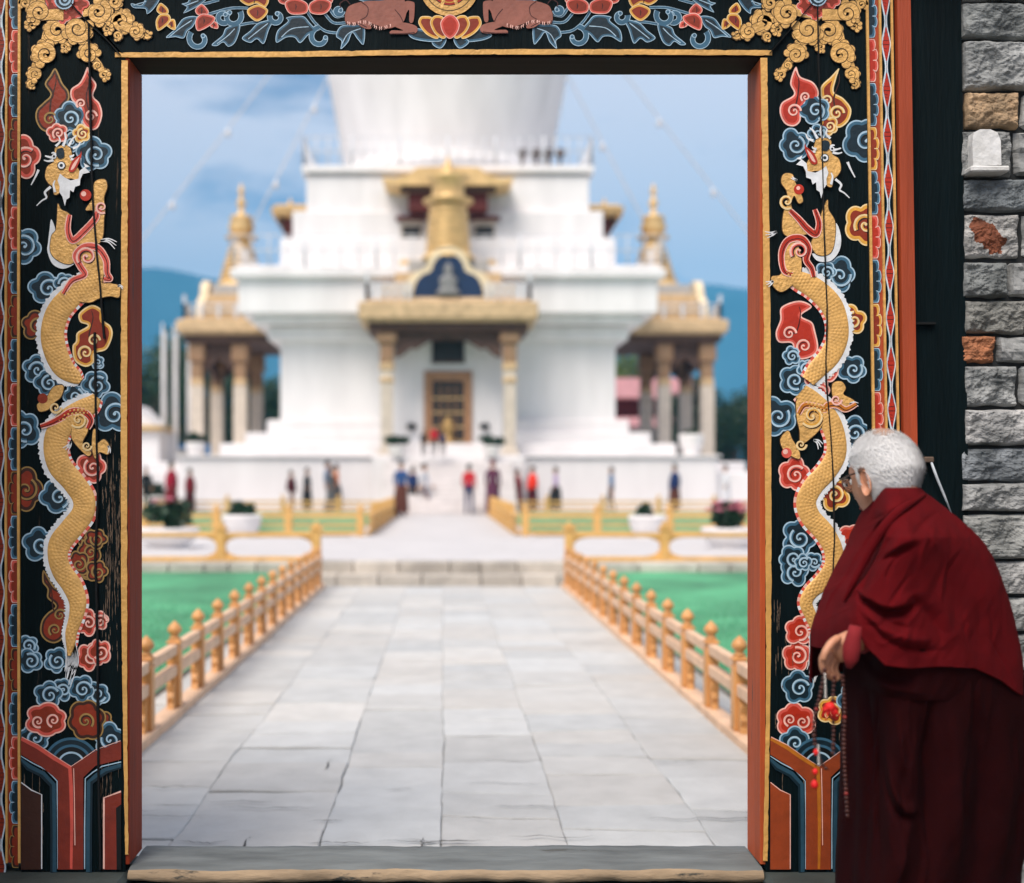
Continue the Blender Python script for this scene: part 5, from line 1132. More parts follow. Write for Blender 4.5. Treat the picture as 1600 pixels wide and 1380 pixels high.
# --- outer borders: gold beads, petal bands, stepped diamonds, orange post, dark board
def border(sgn, X, tilt):
    """X: distance outward from the inner gold line (px); sgn=-1 left, 1 right"""
    def xx(o, y): return X + sgn * o + tilt(y)
    ys = list(range(YT, 1363, 15))
    def strip(name, o0, o1, y0, y1, m, parent=gate, a=None):
        b = MB(); vs = []; fs = []
        for i, y in enumerate(ys):
            xa, xb = sorted((xx(o0, y), xx(o1, y))); vs += [(gx(xa), y0, gz(y)), (gx(xb), y0, gz(y)), (gx(xb), y1, gz(y)), (gx(xa), y1, gz(y))]
            if i: k = 4 * i; fs += [[k - 4 + e, k - 4 + (e + 1) % 4, k + (e + 1) % 4, k + e] for e in range(4)]
        fs += [[0, 1, 2, 3], [len(vs) - 4 + e for e in range(4)]]; b.add(vs, fs, m); return b.build(name, parent)
    bb = strip('border_board', 0.2, 41, .0015, .06, M_brown if sgn < 0 else M_orpost)
    for o0, o1 in ((-2, 2), (18.2, 21.5), (36.5, 40)): strip('gold_bead', o0, o1, -.006, .0014, M_goldp, bb)
    cyc = ['b', 'r', 'b', 'o']
    per = 69; y = -130 + 69 + (38 if sgn < 0 else 52); k = 0
    while y < 1350:
        a = Art(); c0 = 2.2; pal = PAL[cyc[k % 4]] if sgn > 0 else PAL[{'b': 'b', 'r': 'R', 'o': 'n'}[cyc[k % 4]]]
        def outl(e):
            p = [(c0, 1 + e)]; n = 4
            for j in range(n):
                ya = 1 + e + (per - 2 - 2 * e) * j / n; yb = 1 + e + (per - 2 - 2 * e) * (j + 1) / n; bulge = (9.5 + (3.5 if j in (1, 2) else 0)) - e
                for q in range(7): t = math.pi * q / 6; p.append((c0 + bulge - 1.5 + 2.8 * math.sin(t), (ya + yb) / 2 - (yb - ya) / 2 * math.cos(t)))
            p.append((c0, per - 1 - e)); return [(xx(o, y + v), y + v) for o, v in p]
        for e, h, m in ((0, .0003, pal[0]), (1.2, .0006, pal[1]), (4.2, .0009, pal[2])): a.poly(outl(e), h, m)
        for j in range(1, 4): yy_ = y + 1 + (per - 2) * j / 4; a.rib([(xx(c0 + 6, yy_ + (2 - j) * 2), yy_ + (2 - j) * 2), (xx(c0 + 9, yy_), yy_), (xx(c0 + 12, yy_), yy_)], [.8, 1.4, 1.6], .0012, pal[0])
        a.build('petal', bb, fix=False); y += per; k += 1
    dm = Art(); dm.poly([(xx(21.6, YT), YT), (xx(36.4, YT), YT)] + [(xx(36.4, y), y) for y in ys] + [(xx(21.6, y), y) for y in ys[::-1]], .0003, M_teal)
    y = -130 + 71.5 + 20; per = 71.5
    while y < 1350:
        c_ = 29.4; y0, y1 = y, y + per; ymid = y + per * .5
        for s2 in (-1, 1):
            edge = [(c_ + s2 * 1.0, y0), (c_ + s2 * 1.6, y0 + per * .12), (c_ + s2 * 4.5, y0 + per * .32), (c_ + s2 * 6.6, ymid), (c_ + s2 * 4.5, y0 + per * .68), (c_ + s2 * 1.6, y0 + per * .88), (c_ + s2 * 1.0, y1)]
            dm.rib([(xx(o, v), v) for o, v in [tuple(q) for q in spl(edge, 4)]], 3.0, .0006, PB if s2 < 0 else MBl); dm.rib([(xx(o, v), v) for o, v in [tuple(q) for q in spl(edge, 4)]], 1.3, .0008, W_)
        p = []
        for s2 in (1, -1):
            st_ = [(.8, .14), (1.6, .2), (1.6, .26), (2.8, .27), (2.8, .34), (4.2, .35), (4.2, .42), (5.4, .43), (5.4, .52), (4.4, .6), (3.2, .7), (1.8, .8), (.6, .87)]
            q = [(c_ + s2 * u, y0 + per * v) for u, v in st_]; p += q if s2 > 0 else q[::-1]
        dm.poly([(xx(o, v), v) for o, v in p], .0010, RD if sgn > 0 else BR)
        dm.rib([(xx(c_ - 5, y0 + per * .52), y0 + per * .52), (xx(c_ + 5, y0 + per * .52), y0 + per * .52)], 1.0, .0012, BK); dm.rib([(xx(c_ - 4, y0 + per * .43), y0 + per * .43), (xx(c_ + 4, y0 + per * .43), y0 + per * .43)], .8, .0012, BK)
        for v in range(4): yv = y0 + per * (.6 + .07 * v); dm.rib([(xx(c_ - 4 + v, yv), yv), (xx(c_ + 1, yv + 1), yv + 1)], .7, .0012, DR)
        y += per
    dm.build('diamond_band', bb, fix=False)
    strip('edge_groove', 41.05, 44, .006, .06, M_black)
    strip('outer_post', 44, 65, -.02, .06, M_orpost)
    strip('outer_board', 65.1, 150, .012, .06, M_teal)
border(-1, 31, lambda y: 0 if y < 0 else -1.5 * math.sin(min(1, y / 1300) * math.pi))
border(1, 1354, lambda y: .0155 * min(y, 700))
b = MB(); b.span((gx(1441), -.02, gz(723)), (gx(1456), .0115, gz(714)), M_bolt := mat('rusty_iron', (.16, .11, .08), .6, .4, 20, metal=.4), bev=.003); b.span((gx(1427), -.004, gz(507)), (gx(1462), .0115, gz(503.5)), M_black); b.tube([(gx(1452), -.015, gz(722)), (gx(1462), -.012, gz(748)), (gx(1474), -.010, gz(776)), (gx(1486), -.004, gz(803))], [.004, .0045, .004, .002], mat('pale_streak', (.5, .55, .6), .6, .2, 20), 8); b.build('latch', gate)  # iron block, black crack, thin pale streak slanting down below the block
# top of the frame and gate roof over it (above the picture)
b = MB(); b.span((gx(-130), .0, gz(YT - 20)), (gx(1520), .06, gz(YT - .5)), M_goldp); b.build('cornice_board', gate)
M_roofw = mat('eave_wood', (.10, .05, .03), .6, .3, 4); b = MB(); b.span((-3.2, -.10, 3.10), (3.7, .12, 3.14), M_roofw); 
b.build('top_plate', gate)
sl_ = thing('stone_sill', 'worn grey stone sill across the foot of the gate', 'sill', (0, GY, 0))
M_stone = mat('sill_top', (.15, .165, .165), .85, .45, 5, stretch=(.5, 2, 2), bump=.8, bscale=16, wear=((.07, .07, .065), 4, .60)); M_lip = mat('sill_edge', (.34, .25, .16), .85, .5, 6, stretch=(.5, 2, 2), bump=.9, bscale=20, wear=((.04, .04, .035), 5, .57))
xa, xb = gx(203), gx(1190); sec = [(.05, .150), (-.010, .151), (-.026, .157), (-.031, .170), (-.027, .183), (-.016, .191), (.0, .194), (.05, .196), (.11, .197), (.17, .198), (.215, .196), (.225, .18), (.225, 0)]; G = np.zeros((150, len(sec), 3))
for i in range(150):
    x = xa + (xb - xa) * i / 149; w1 = mnoise.fractal(Vector((x * 2.2, 1, 1)), .8, 2.1, 5); chip = max(0, mnoise.noise(Vector((x * 4.3, 9, 2))) - .35)
    for j, (y, z) in enumerate(sec):
        n_ = mnoise.fractal(Vector((x * 6, y * 14, z * 30)), .8, 2, 4); G[i, j] = (x, y + (.012 * w1 + .006 * n_ + .05 * chip) * (y < .04), z + (.004 * w1 + .003 * n_) * (z > .1))
b = MB(); b.grid(G[:, 5:], M_stone); b.grid(G[:, :6], M_lip); b.add([tuple(p) for p in G[0]], [list(range(len(sec)))], M_lip); b.add([tuple(p) for p in G[-1]], [list(range(len(sec)))], M_lip)
M_stone2 = mat('plinth_stone', s2l('#3c4442'), .8, .35, 5, bump=.5, bscale=14)
b.build('sill', sl_)
b = MB(); b.span((gx(-300), -.35, .0), (gx(203), .18, .178), M_stone2 := mat('plinth_stone', s2l('#4c5250'), .8, .35, 5, bump=.5, bscale=14), bev=.015); b.span((gx(1190), -.30, 0), (gx(1420), .18, .178), M_stone2, bev=.015); b.span((gx(203) + .003, -.35, 0), (gx(1190) - .003, .15, .142), M_stone2, bev=.015); b.build('plinth_slab', sl_)
# --- stone wall
M_st = mat('wall_stone', (.50, .50, .50), .85, .55, 9, bump=1.0, bscale=26, attr=True, detail=12, col2=(.085, .092, .095))
M_mort = mat('wall_joint', (.022, .024, .025), .9, .4, 10)
wall = thing('stone_wall', 'rough dressed stone wall at the right of the gate', 'wall', (0, GY, 0))
def stonewall(root, side, x_in, x_out):
    mb = MB(); rs = random.Random(5 + side); q0 = [-62, 0, 60, 140, 200, 276, 330, 405, 467, 522, 568, 636, 698, 754, 802, 875, 933, 990, 1052, 1110, 1175, 1230, 1290, 1345, 1405]
    tones = {1: (.62, .66, .66), 2: (.9, .93, .93), 3: (1.25, .86, .52), 4: (.78, .8, .8), 5: (.5, .56, .6), 6: (1.15, 1.13, 1.1), 7: (.62, .66, .66), 8: (.62, .62, .58), 9: (1.05, .42, .2), 10: (1.0, 1.03, 1.03), 11: (1.1, 1.1, 1.1), 12: (.6, .66, .72), 13: (.95, .97, .97), 14: (.85, .87, .85), 15: (1.0, 1.0, 1.0)}
    splits = {3: [1597], 7: [1578], 9: [1560], 6: [1597]}
    for i in range(len(q0) - 1):
        xs = [x_in] + splits.get(i, []) * (side > 0)
        while xs[-1] < x_out - 40: xs.append(xs[-1] + rs.uniform(70, 190))
        for j in range(len(xs) - 1):
            xa, xb = xs[j] + 1.0, xs[j + 1] - 1.0; ya, yb = q0[i] + .6 + rs.uniform(0, 2), q0[i + 1] - .6 - rs.uniform(0, 1.6)
            if j == 0: xa += rs.uniform(-2, 5)
            tone = tuple(min(1.6, v * .98) for v in tones.get(i, (.75, .77, .77))) if (side > 0 and j == 0) else None
            if tone is None: t0 = rs.uniform(.65, 1.1); tone = (t0, t0 * 1.02, t0 * 1.02)
            nx_, ny_ = (60, 44) if (side > 0 and j == 0) else (16, 10); G = np.zeros((ny_ + 1, nx_ + 1, 3)); sd_ = rs.uniform(0, 99); pr = rs.uniform(.0, .018)
            for r_ in range(ny_ + 1):
                for c_ in range(nx_ + 1):
                    u, v = c_ / nx_, r_ / ny_; x = xa + (xb - xa) * u; y = ya + (yb - ya) * v
                    ed = min(min(u, 1 - u) * (xb - xa), min(v, 1 - v) * (yb - ya)); rnd_ = 1 - math.exp(-ed / 1.7)
                    x += 3 * mnoise.noise(Vector((v * 3, sd_, u))) * (1 - rnd_) * 1.5; y += 3 * mnoise.noise(Vector((u * 3, sd_ + 5, v))) * (1 - rnd_) * 1.5
                    hgt = -.035 + (.035 + pr) * rnd_ + (.016 * mnoise.fractal(Vector((x * .03, y * .03, sd_)), .8, 2.2, 6) + .006 * abs(mnoise.noise(Vector((x * .09 + y * .05, y * .11, sd_))))) * rnd_
                    G[r_, c_] = (side * gx(x) if side > 0 else gx(x), .012 - hgt, gz(y))
            o = len(mb.f); mb.grid(G, M_st, smooth=False)
            for f in range(o, len(mb.f)):
                n_ = mnoise.fractal(Vector(G.reshape(-1, 3)[0]) * 3 + Vector((f * .013, f * .007, sd_)), 1, 2, 3); k = 1 + .25 * n_; mb.tone[f] = tuple(t * k for t in tone)
                if side > 0 and i == 6 and j == 0:
                    cc = np.mean([mb.v[q] for q in mb.f[f]], axis=0); px_, py_ = cc[0] * 500 + HX, HY - (cc[2] - HC) * 500
                    if ((px_ - 1545) / 27) ** 2 + ((py_ - 368 + (px_ - 1545) * -.5) / 24) ** 2 < 1 + .5 * mnoise.noise(Vector((px_ * .1, py_ * .1, 0))): mb.tone[f] = (.62, .2, .10)
    o = mb.build('masonry', root, fix=False)
    b = MB(); b.span((gx(x_in + 2), .03, -.02), (gx(x_out), .30, gz(-62)), M_mort); b.build('core', root)
stonewall(wall, 1, 1504, 2000)
wall2 = thing('stone_wall', 'rough dressed stone wall at the left of the gate outside the picture', 'wall', (0, GY, 0))
stonewall(wall2, -1, -900, -120)
# little white offering plaque standing in the wall
pq = thing('white_plaque', 'small white arched plaque on a ledge in the stone wall', 'plaque', (0, GY, 0)); M_plq = mat('plaque_plaster', (.78, .79, .80), .8, .25, 12, col2=(.5, .5, .48), bump=.5, bscale=40)
o_ = [(1513, 264), (1512, 230), (1514, 212), (1524, 207), (1540, 207), (1551, 212), (1556, 225), (1557, 262)]
b = MB(); b.prism([(gx(x), gz(y)) for x, y in o_], 'y', -.034, .03, M_plq); b.build('slab', pq)
b = MB(); b.span((gx(1508), -.045, gz(273.5)), (gx(1568), .03, gz(264.5)), M_plq, bev=.004); b.build('ledge', pq)

blocker = thing('shade_wall', 'stone side wing added out of view to shade the monk from the right', 'wall', (0, GY, 0)); b = MB(); b.span((2.55, -3.0, 0), (3.0, -.06, 3.25), M_mort); b.build('core', blocker)  # unseen wall added to keep sky light off the monk's right side
b = MB(); rs = random.Random(9); z = 0
while z < 3.1:
    h_ = rs.uniform(.12, .2); y = -3.0
    while y < -.1:
        l_ = min(rs.uniform(.2, .5), -.06 - y); t0 = rs.uniform(.6, 1.1); b.box((2.54, y + l_ / 2, z + h_ / 2), (.06 + rs.uniform(0, .03), l_ - .01, h_ - .01), M_st, bev=.012, tone=(t0, t0, t0)); y += l_
    z += h_
b.build('masonry', blocker)

blocker = thing('shade_wall', 'short stone side wing added out of view to darken the left jamb', 'wall', (0, GY, 0)); b = MB(); b.span((-1.95, -.75, 0), (-1.56, -.03, 3.0), M_mort); b.build('core', blocker)  # unseen wall added to shade the left jamb and its border
b = MB(); z = 0
while z < 2.85:
    h_ = rs.uniform(.12, .2); y = -.75
    while y < -.08:
        l_ = min(rs.uniform(.2, .5), -.03 - y); t0 = rs.uniform(.6, 1.1); b.box((-1.555, y + l_ / 2, z + h_ / 2), (.05 + rs.uniform(0, .02), l_ - .01, h_ - .01), M_st, bev=.012, tone=(t0, t0, t0)); y += l_
    z += h_
b.build('masonry', blocker)
# ------------------------------------------------------------------ the monk (about 3.1 m from the eye, 613 px per metre)
MY = 3.1
def mx(px): return (px - HX) / F * MY
def mz(py): return HC - (py - HY) / F * MY
ROBE = s2l('#6e1018')
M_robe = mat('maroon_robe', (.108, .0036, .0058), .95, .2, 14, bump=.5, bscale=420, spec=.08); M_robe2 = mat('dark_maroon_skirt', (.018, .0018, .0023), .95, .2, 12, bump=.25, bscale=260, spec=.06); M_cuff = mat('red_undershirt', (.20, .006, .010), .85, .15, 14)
for m_ in (M_robe, M_robe2):
    b_ = m_.node_tree.nodes['Principled BSDF']
    try: b_.inputs['Sheen Weight'].default_value = .0; b_.inputs['Sheen Roughness'].default_value = .5; b_.inputs['Sheen Tint'].default_value = (.6, .1, .1, 1)
    except Exception: pass
M_mskin = mat('weathered_skin', (.52, .24, .14), .5, .15, 18, bump=.15, bscale=90)
M_hairg = mat('white_hair', (.82, .82, .82), .6, .25, 60, col2=(.72, .72, .72))
M_bead = mat('wooden_bead', s2l('#43190f'), .35, .3, 30); M_redb = mat('red_tassel', s2l('#d81616'), .6, .2, 30); M_silver = mat('silver_bead', (.6, .58, .55), .3, .2, 30, metal=.8); M_frame = mat('spectacle_frame', (.06, .03, .02), .3, .2, 30)
M_lens = mat('spectacle_lens', (.5, .5, .5), .05, .1, 5)
_lb = M_lens.node_tree.nodes['Principled BSDF']; _lb.inputs['Transmission Weight'].default_value = .95
monk = thing('person', 'elderly monk in maroon robes with prayer beads leaning toward the gate', 'person', (1.2, MY + .02, 0))
def foldfn(curves):
    C_ = [(np.array(spl(c[0], 36)), c[1], c[2], c[3] if len(c) > 3 else 'g') for c in curves]
    def f(px, py):
        px = np.atleast_1d(np.asarray(px, float)); py = np.atleast_1d(np.asarray(py, float)); d = np.zeros_like(px)
        for c, a, s, kind in C_:
            dm = np.hypot(c[None, :, 0] - px[:, None], c[None, :, 1] - py[:, None]); k = dm.argmin(1); t = dm[np.arange(len(px)), k]
            endf = np.clip(np.minimum(k, len(c) - 1 - k) / 27.0, 0, 1)
            if kind == 'g': d += a * np.exp(-(t / s) ** 1.5) * (.25 + .75 * endf)
            else:                                            # a layer edge: raised on one side, dying away from it
                k0 = np.clip(k, 0, len(c) - 2); tx = c[k0 + 1, 0] - c[k0, 0]; ty = c[k0 + 1, 1] - c[k0, 1]; sg = np.sign(tx * (py - c[k, 1]) - ty * (px - c[k, 0])); sd = sg * t
                d += a * (.5 + .5 * np.tanh(sd / 1.3)) * np.exp(-np.maximum(0, sd) / s) * endf
        return d
    return f
zm = lambda l: [(1240 + a * .536, 640 + b * .536) for a, b in l]
U0 = -.22
def gsec(u):
    '''depth profile of the wrapped body: one broad face to the left, the back turning away on the right'''
    u = np.asarray(u, float); a = np.clip((U0 - u) / (1 + U0), 0, 1); b = np.clip((u - U0) / (1 - U0), 0, 1)
    return np.where(u < U0, (1 - a ** 2.3) ** .55, (1 - b ** 1.35) ** .85)
def loft(name, rows, cyf, depth, m, fold=None, nth=150, sub=5, noise_a=.004, seed=0, mod=None, parent=monk, top_cap=False):
    """rows of (py, left px, right px); the section is a rounded oval seen in the photo between those two edges"""
    rr = np.array(spl(rows, sub)); nr = len(rr); A = np.linspace(0, 6.2832, nth, endpoint=False)
    ca, sa = np.cos(A)[None, :], np.sin(A)[None, :]; PY = rr[:, 0][:, None]; z = HC - (PY - HY) / F * MY
    xl = (rr[:, 1][:, None] - HX) / F * MY; xr = (rr[:, 2][:, None] - HX) / F * MY; dp = np.array([depth(v) for v in rr[:, 0]])[:, None]; cyv = np.array([cyf(v) for v in rr[:, 0]])[:, None]
    ux = np.sign(ca) * np.abs(ca) ** .96; uy = np.sign(sa) * np.abs(sa) ** .96
    X = (xl + xr) / 2 + (xr - xl) / 2 * ux; uy = np.where(sa < 0, -gsec(ca + 0 * X), uy + 0 * X); Yv = cyv + dp * uy; Zv = z + 0 * X
    k_ = Yv / MY; k_ = 1 + (k_ - 1) * np.clip(-uy * 3, 0, 1) * (1 - np.abs(ux) ** 6); X = X * k_; Zv = HC + (Zv - HC) * k_
    PX = HX + X * F / Yv; PYv = HY + (HC - Zv) * F / Yv; D = np.zeros_like(X)
    if fold:
        D += (fold(PX.ravel(), PYv.ravel()).reshape(X.shape)) * np.where(sa < .25, np.minimum(1, .3 + np.maximum(0, -sa) * 1.4), 0)
    for i in range(nr):
        for j in range(nth):
            x, y, zz = X[i, j], Yv[i, j], Zv[i, j]; D[i, j] += noise_a * mnoise.fractal(Vector((x * 9, zz * 5, y * 9 + seed)), .9, 2, 3) + .0026 * mnoise.fractal(Vector(((x - zz * .7) * 34, (x + zz) * 9, seed)), 1, 2, 3)
            if mod: D[i, j] += mod(A[j], rr[i, 0])
    G = np.stack([X + ux * D * .5 - 1.2, Yv + np.where(np.abs(uy) > .2, uy * D, 0) - (MY + .02), Zv], -1)
    b = MB(); b.grid(G, m, wrap=True)
    if top_cap: n0 = len(b.v) - nth; b.add([tuple(v) for v in G[0]], [list(range(nth))], m)
    o = b.build(name, parent)
    sm = o.modifiers.new('thick', 'SOLIDIFY'); sm.thickness = .006; sm.offset = -1
    return o
# skirt
rc = random.Random(21)
skf = foldfn([(zm([(215, 830), (225, 1000), (215, 1200), (205, 1380)]), -0.0380, 7), (zm([(185, 830), (195, 1000), (185, 1380)]), 0.0190, 8), (zm([(255, 860), (250, 1050), (255, 1380)]), -0.0304, 9), (zm([(300, 880), (310, 980), (318, 1060)]), 0.0228, 11), (zm([(275, 1020), (285, 1100), (320, 1160), (358, 1172)]), 0.0247, 6), (zm([(262, 1010), (270, 1100), (305, 1180), (360, 1192)]), -0.0228, 5), (zm([(330, 1190), (320, 1300), (300, 1380)]), 0.0266, 12), (zm([(380, 900), (400, 1100), (390, 1380)]), -0.0342, 14), (zm([(470, 900), (480, 1100), (470, 1380)]), 0.0266, 16), (zm([(550, 900), (560, 1100), (540, 1380)]), -0.0304, 14), (zm([(620, 900), (625, 1100), (600, 1380)]), 0.0228, 14)])
more = []
for k in range(34):
    x = rc.uniform(1325, 1590); y = rc.uniform(1080, 1340); l = rc.uniform(60, 160); more.append(([(x + rc.uniform(-8, 8), y - l / 2), (x + rc.uniform(-6, 6), y), (x + rc.uniform(-12, 12), y + l / 2)], rc.choice((-1, 1)) * rc.uniform(.005, .012), rc.uniform(3, 7)))
skf2 = foldfn(more); _skf1 = skf
skf = lambda px, py: _skf1(px, py) + skf2(px, py)
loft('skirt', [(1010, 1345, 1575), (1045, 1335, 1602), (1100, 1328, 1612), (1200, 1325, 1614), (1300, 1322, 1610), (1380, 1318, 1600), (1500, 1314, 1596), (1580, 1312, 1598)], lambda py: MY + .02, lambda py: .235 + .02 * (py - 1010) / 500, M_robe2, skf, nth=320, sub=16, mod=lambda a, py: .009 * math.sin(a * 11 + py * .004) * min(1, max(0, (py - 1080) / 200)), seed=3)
# folded waist roll under the shawl
wf = foldfn([(zm([(190, 690), (240, 760), (330, 790)]), -.02, 9), (zm([(200, 740), (260, 800), (380, 830)]), .015, 10)])
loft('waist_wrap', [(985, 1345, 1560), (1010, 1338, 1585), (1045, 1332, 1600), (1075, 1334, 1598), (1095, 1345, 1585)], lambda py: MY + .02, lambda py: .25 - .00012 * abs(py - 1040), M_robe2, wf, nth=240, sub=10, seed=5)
# shawl
shf = foldfn([(zm([(385, 246), (340, 262), (290, 292), (245, 340), (205, 400), (160, 480), (118, 570), (85, 650)]), .020, 40, 's'), (zm([(352, 272), (300, 305), (258, 345), (228, 395), (205, 440)]), -.026, 5),
              (zm([(300, 345), (268, 400), (232, 455), (205, 520), (186, 590)]), -.026, 6), (zm([(330, 330), (290, 395), (250, 460), (215, 540)]), .012, 12), (zm([(352, 398), (318, 408), (275, 430), (240, 462)]), -.022, 5), (zm([(370, 375), (325, 388), (280, 408), (250, 430)]), .014, 9),
              (zm([(420, 300), (385, 330), (345, 372)]), -.010, 6), (zm([(450, 330), (420, 380), (380, 420)]), .008, 14),
              (zm([(186, 600), (215, 600), (250, 612), (300, 610), (355, 588)]), -.040, 7), (zm([(355, 580), (300, 592), (250, 590), (200, 575), (180, 560)]), .022, 40, 's'), (zm([(200, 640), (260, 668), (330, 690), (400, 700)]), .018, 14), (zm([(215, 672), (280, 706), (360, 730), (420, 735)]), -.012, 6),
              (zm([(262, 625), (300, 650), (340, 660)]), -.014, 6), (zm([(355, 560), (400, 620), (425, 690)]), -.012, 9), (zm([(400, 540), (445, 620), (470, 700)]), .012, 16), (zm([(470, 300), (520, 400), (556, 520), (570, 640)]), .012, 24), (zm([(440, 420), (475, 540), (490, 660)]), -.010, 16),
              (zm([(540, 560), (545, 650), (530, 730)]), -.012, 12), (zm([(600, 520), (612, 640), (600, 740)]), -.012, 14), (zm([(415, 262), (470, 310), (510, 400)]), -.010, 12), (zm([(560, 420), (590, 500), (605, 600)]), .010, 14)])
more = []
for k in range(46):                                            # small secondary creases following the drape
    x = rc.uniform(1300, 1590); y = rc.uniform(800, 1040); ang = R(118 + 30 * (1450 - x) / 150) + rc.gauss(0, .18) if x < 1450 else R(100 - 25 * (x - 1450) / 150) + rc.gauss(0, .2); l = rc.uniform(25, 75); bend = rc.uniform(-7, 7)
    dx_, dy_ = math.cos(ang) * l / 2, math.sin(ang) * l / 2; more.append(([(x - dx_, y - dy_), (x + bend, y), (x + dx_, y + dy_)], rc.choice((-1, -1, 1)) * rc.uniform(.0035, .0085), rc.uniform(2.2, 4.5)))
shf2 = foldfn(more); _shf1 = shf
shf = lambda px, py: _shf1(px, py) + shf2(px, py)
def shmod(a, py): return .006 * math.sin(a * 7 + py * .02) * (math.sin(a) > .2)
def hemz(j): pass
SHR = [(762, 1378, 1440), (768, 1373, 1448), (780, 1368, 1464), (795, 1363, 1484), (812, 1359, 1504), (832, 1353, 1526), (860, 1340, 1549), (890, 1322, 1564), (924, 1304, 1578), (960, 1293, 1590), (995, 1283, 1599), (1020, 1277, 1603), (1045, 1276, 1604), (1062, 1276, 1603)]
sh = loft('shawl', SHR, lambda py: MY + .02, lambda py: min(.27, .085 + .0024 * max(0, py - 762)), M_robe, shf, nth=400, sub=12, noise_a=.006, seed=8)
me = sh.data                                                   # the hem: a point over the wrist, an opening above the hand, then a long dip to the back
for v in me.vertices:
    Yw = v.co.y + MY + .02; px_ = HX + (v.co.x + 1.2) * F / Yw; py_ = HY + (HC - v.co.z) * F / Yw
    if py_ > 900:
        hem = np.interp(px_, [1266, 1283, 1300, 1322, 1338, 1350, 1380, 1420, 1470, 1520, 1560, 1605], [1014, 1010, 1000, 986, 984, 1008, 1038, 1043, 1040, 1043, 1060, 1092]) if v.co.y < .05 else 1075
        k = (py_ - 900) / (1062 - 900); v.co.z = HC - (900 + (hem - 900) * k - HY) / F * Yw
        if v.co.y < 0: v.co.y -= .014 * k ** 3
# folded edge of the shawl, lying on its surface
_sh = np.array(SHR, float)
def surfy(px, py, off=0):
    xl, xr = np.interp(py, _sh[:, 0], _sh[:, 1]), np.interp(py, _sh[:, 0], _sh[:, 2]); u = max(-.98, min(.98, (px - (xl + xr) / 2) / ((xr - xl) / 2)))
    return -min(.27, .085 + .0024 * max(0, py - 762)) * float(gsec(u)) - off
def edge(l, r0, name='shawl_edge'):
    c_ = []
    for x, y in l: yo = surfy(x, y, .003); Yw = MY + .02 + yo; c_.append(((x - HX) / F * Yw - 1.2, yo, HC - (y - HY) / F * Yw))
    c_ = spl(c_, 10); n = len(c_); e = MB()
    e.tube(c_, [r0 * (.25 + .75 * math.sin(math.pi * min(1, .08 + i / n * .92)) ** .7) for i in range(n)], M_robe, 12); e.build(name, monk)
edge([(1443, 774), (1426, 784), (1404, 799), (1384, 820), (1366, 848), (1349, 880), (1332, 912), (1318, 940)], .012)

# body: one continuous surface from the feet to the head, mostly hidden by the robes
PH = R(64); fw = Vector((-math.cos(PH), math.sin(PH), 0)); lf = Vector((-math.sin(PH), -math.cos(PH), 0)); HCN = Vector((mx(1394) - 1.2, .03, mz(741)))
def ell(u, v):
    """skull and face: u around (0 = face), v from crown to chin"""
    th = v * math.pi; z = math.cos(th); r = math.sin(th); f_, s_ = math.cos(u), math.sin(u)
    L_ = .098 if f_ < 0 else .094; Wd = .077
    x = f_ * r * L_; y = s_ * r * Wd; zz = z * (.112 if z > 0 else .128)
    if zz < 0:
        k = min(1, -zz / .128); x = x * (1 - .15 * k) + (.022 * k if f_ > -.2 else .035 * k); y *= 1 - .22 * k
        if f_ < 0: x *= 1 - .25 * k
    if f_ > .5:
        q = (f_ - .5) / .5
        x += q * (.006 * math.exp(-((zz - .028) / .014) ** 2) - .008 * math.exp(-((zz - .005) / .012) ** 2) * (1 if abs(s_) > .18 else .3) + .006 * math.exp(-((zz + .10) / .018) ** 2) + .005 * math.exp(-((zz + .066) / .012) ** 2))
        if abs(s_) < .34: x += (1 - (abs(s_) / .34) ** 2) * (.020 * math.exp(-((zz + .034) / .013) ** 2) + .010 * math.exp(-((zz + .012) / .018) ** 2))
        x += .005 * math.exp(-((zz + .03) / .02) ** 2) * (.4 < abs(s_) < .8)
    return x, y, zz
G = np.zeros((44, 72, 3))
TIL = R(17)
def hp(x, y, z):
    x2 = x * math.cos(TIL) + z * math.sin(TIL); z2 = -x * math.sin(TIL) + z * math.cos(TIL)
    p = HCN + fw * x2 + lf * y; return (p.x, p.y, p.z + z2)
for i in range(44):
    for j in range(72): G[i, j] = hp(*ell(6.2832 * j / 72, .002 + .93 * i / 43))
bd = MB(); bd.grid(G, M_mskin, wrap=True)
nk = []
nks = [hp(-.02, 0, -.07), hp(-.028, 0, -.12), (HCN.x + .05, .02, HCN.z - .19), (HCN.x + .07, .01, HCN.z - .30)]
n_ = MB(); bd.tube(spl(nks, 5), [.058, .056, .055, .054, .054, .055, .056, .058, .062, .066, .07, .078, .085, .09, .10, .11], M_mskin, 22)
hd_ = bd.build('head', monk, fix=True)
tor = skinned('body', [(.08, .03, .78), (.08, .03, 1.0), (.06, .02, 1.15), (-.08, -.05, 1.14), (-.10, -.08, 1.06), (-.12, -.10, 1.03), (.20, .08, 1.14), (.22, .05, .95), (0, -.02, .75), (-.02, -.03, .42), (-.03, -.03, .09), (-.12, -.02, .05), (.13, .06, .75), (.12, .06, .42), (.11, .06, .09), (.02, .08, .05)],
              [(0, 1), (1, 2), (2, 3), (3, 4), (4, 5), (2, 6), (6, 7), (0, 8), (8, 9), (9, 10), (10, 11), (0, 12), (12, 13), (13, 14), (14, 15)], [.13, .13, .12, .06, .045, .038, .06, .05, .09, .065, .045, .04, .09, .065, .045, .04])
tor.materials.append(M_mskin); o = bpy.data.objects.new('body', tor); COL.objects.link(o); o.parent = monk
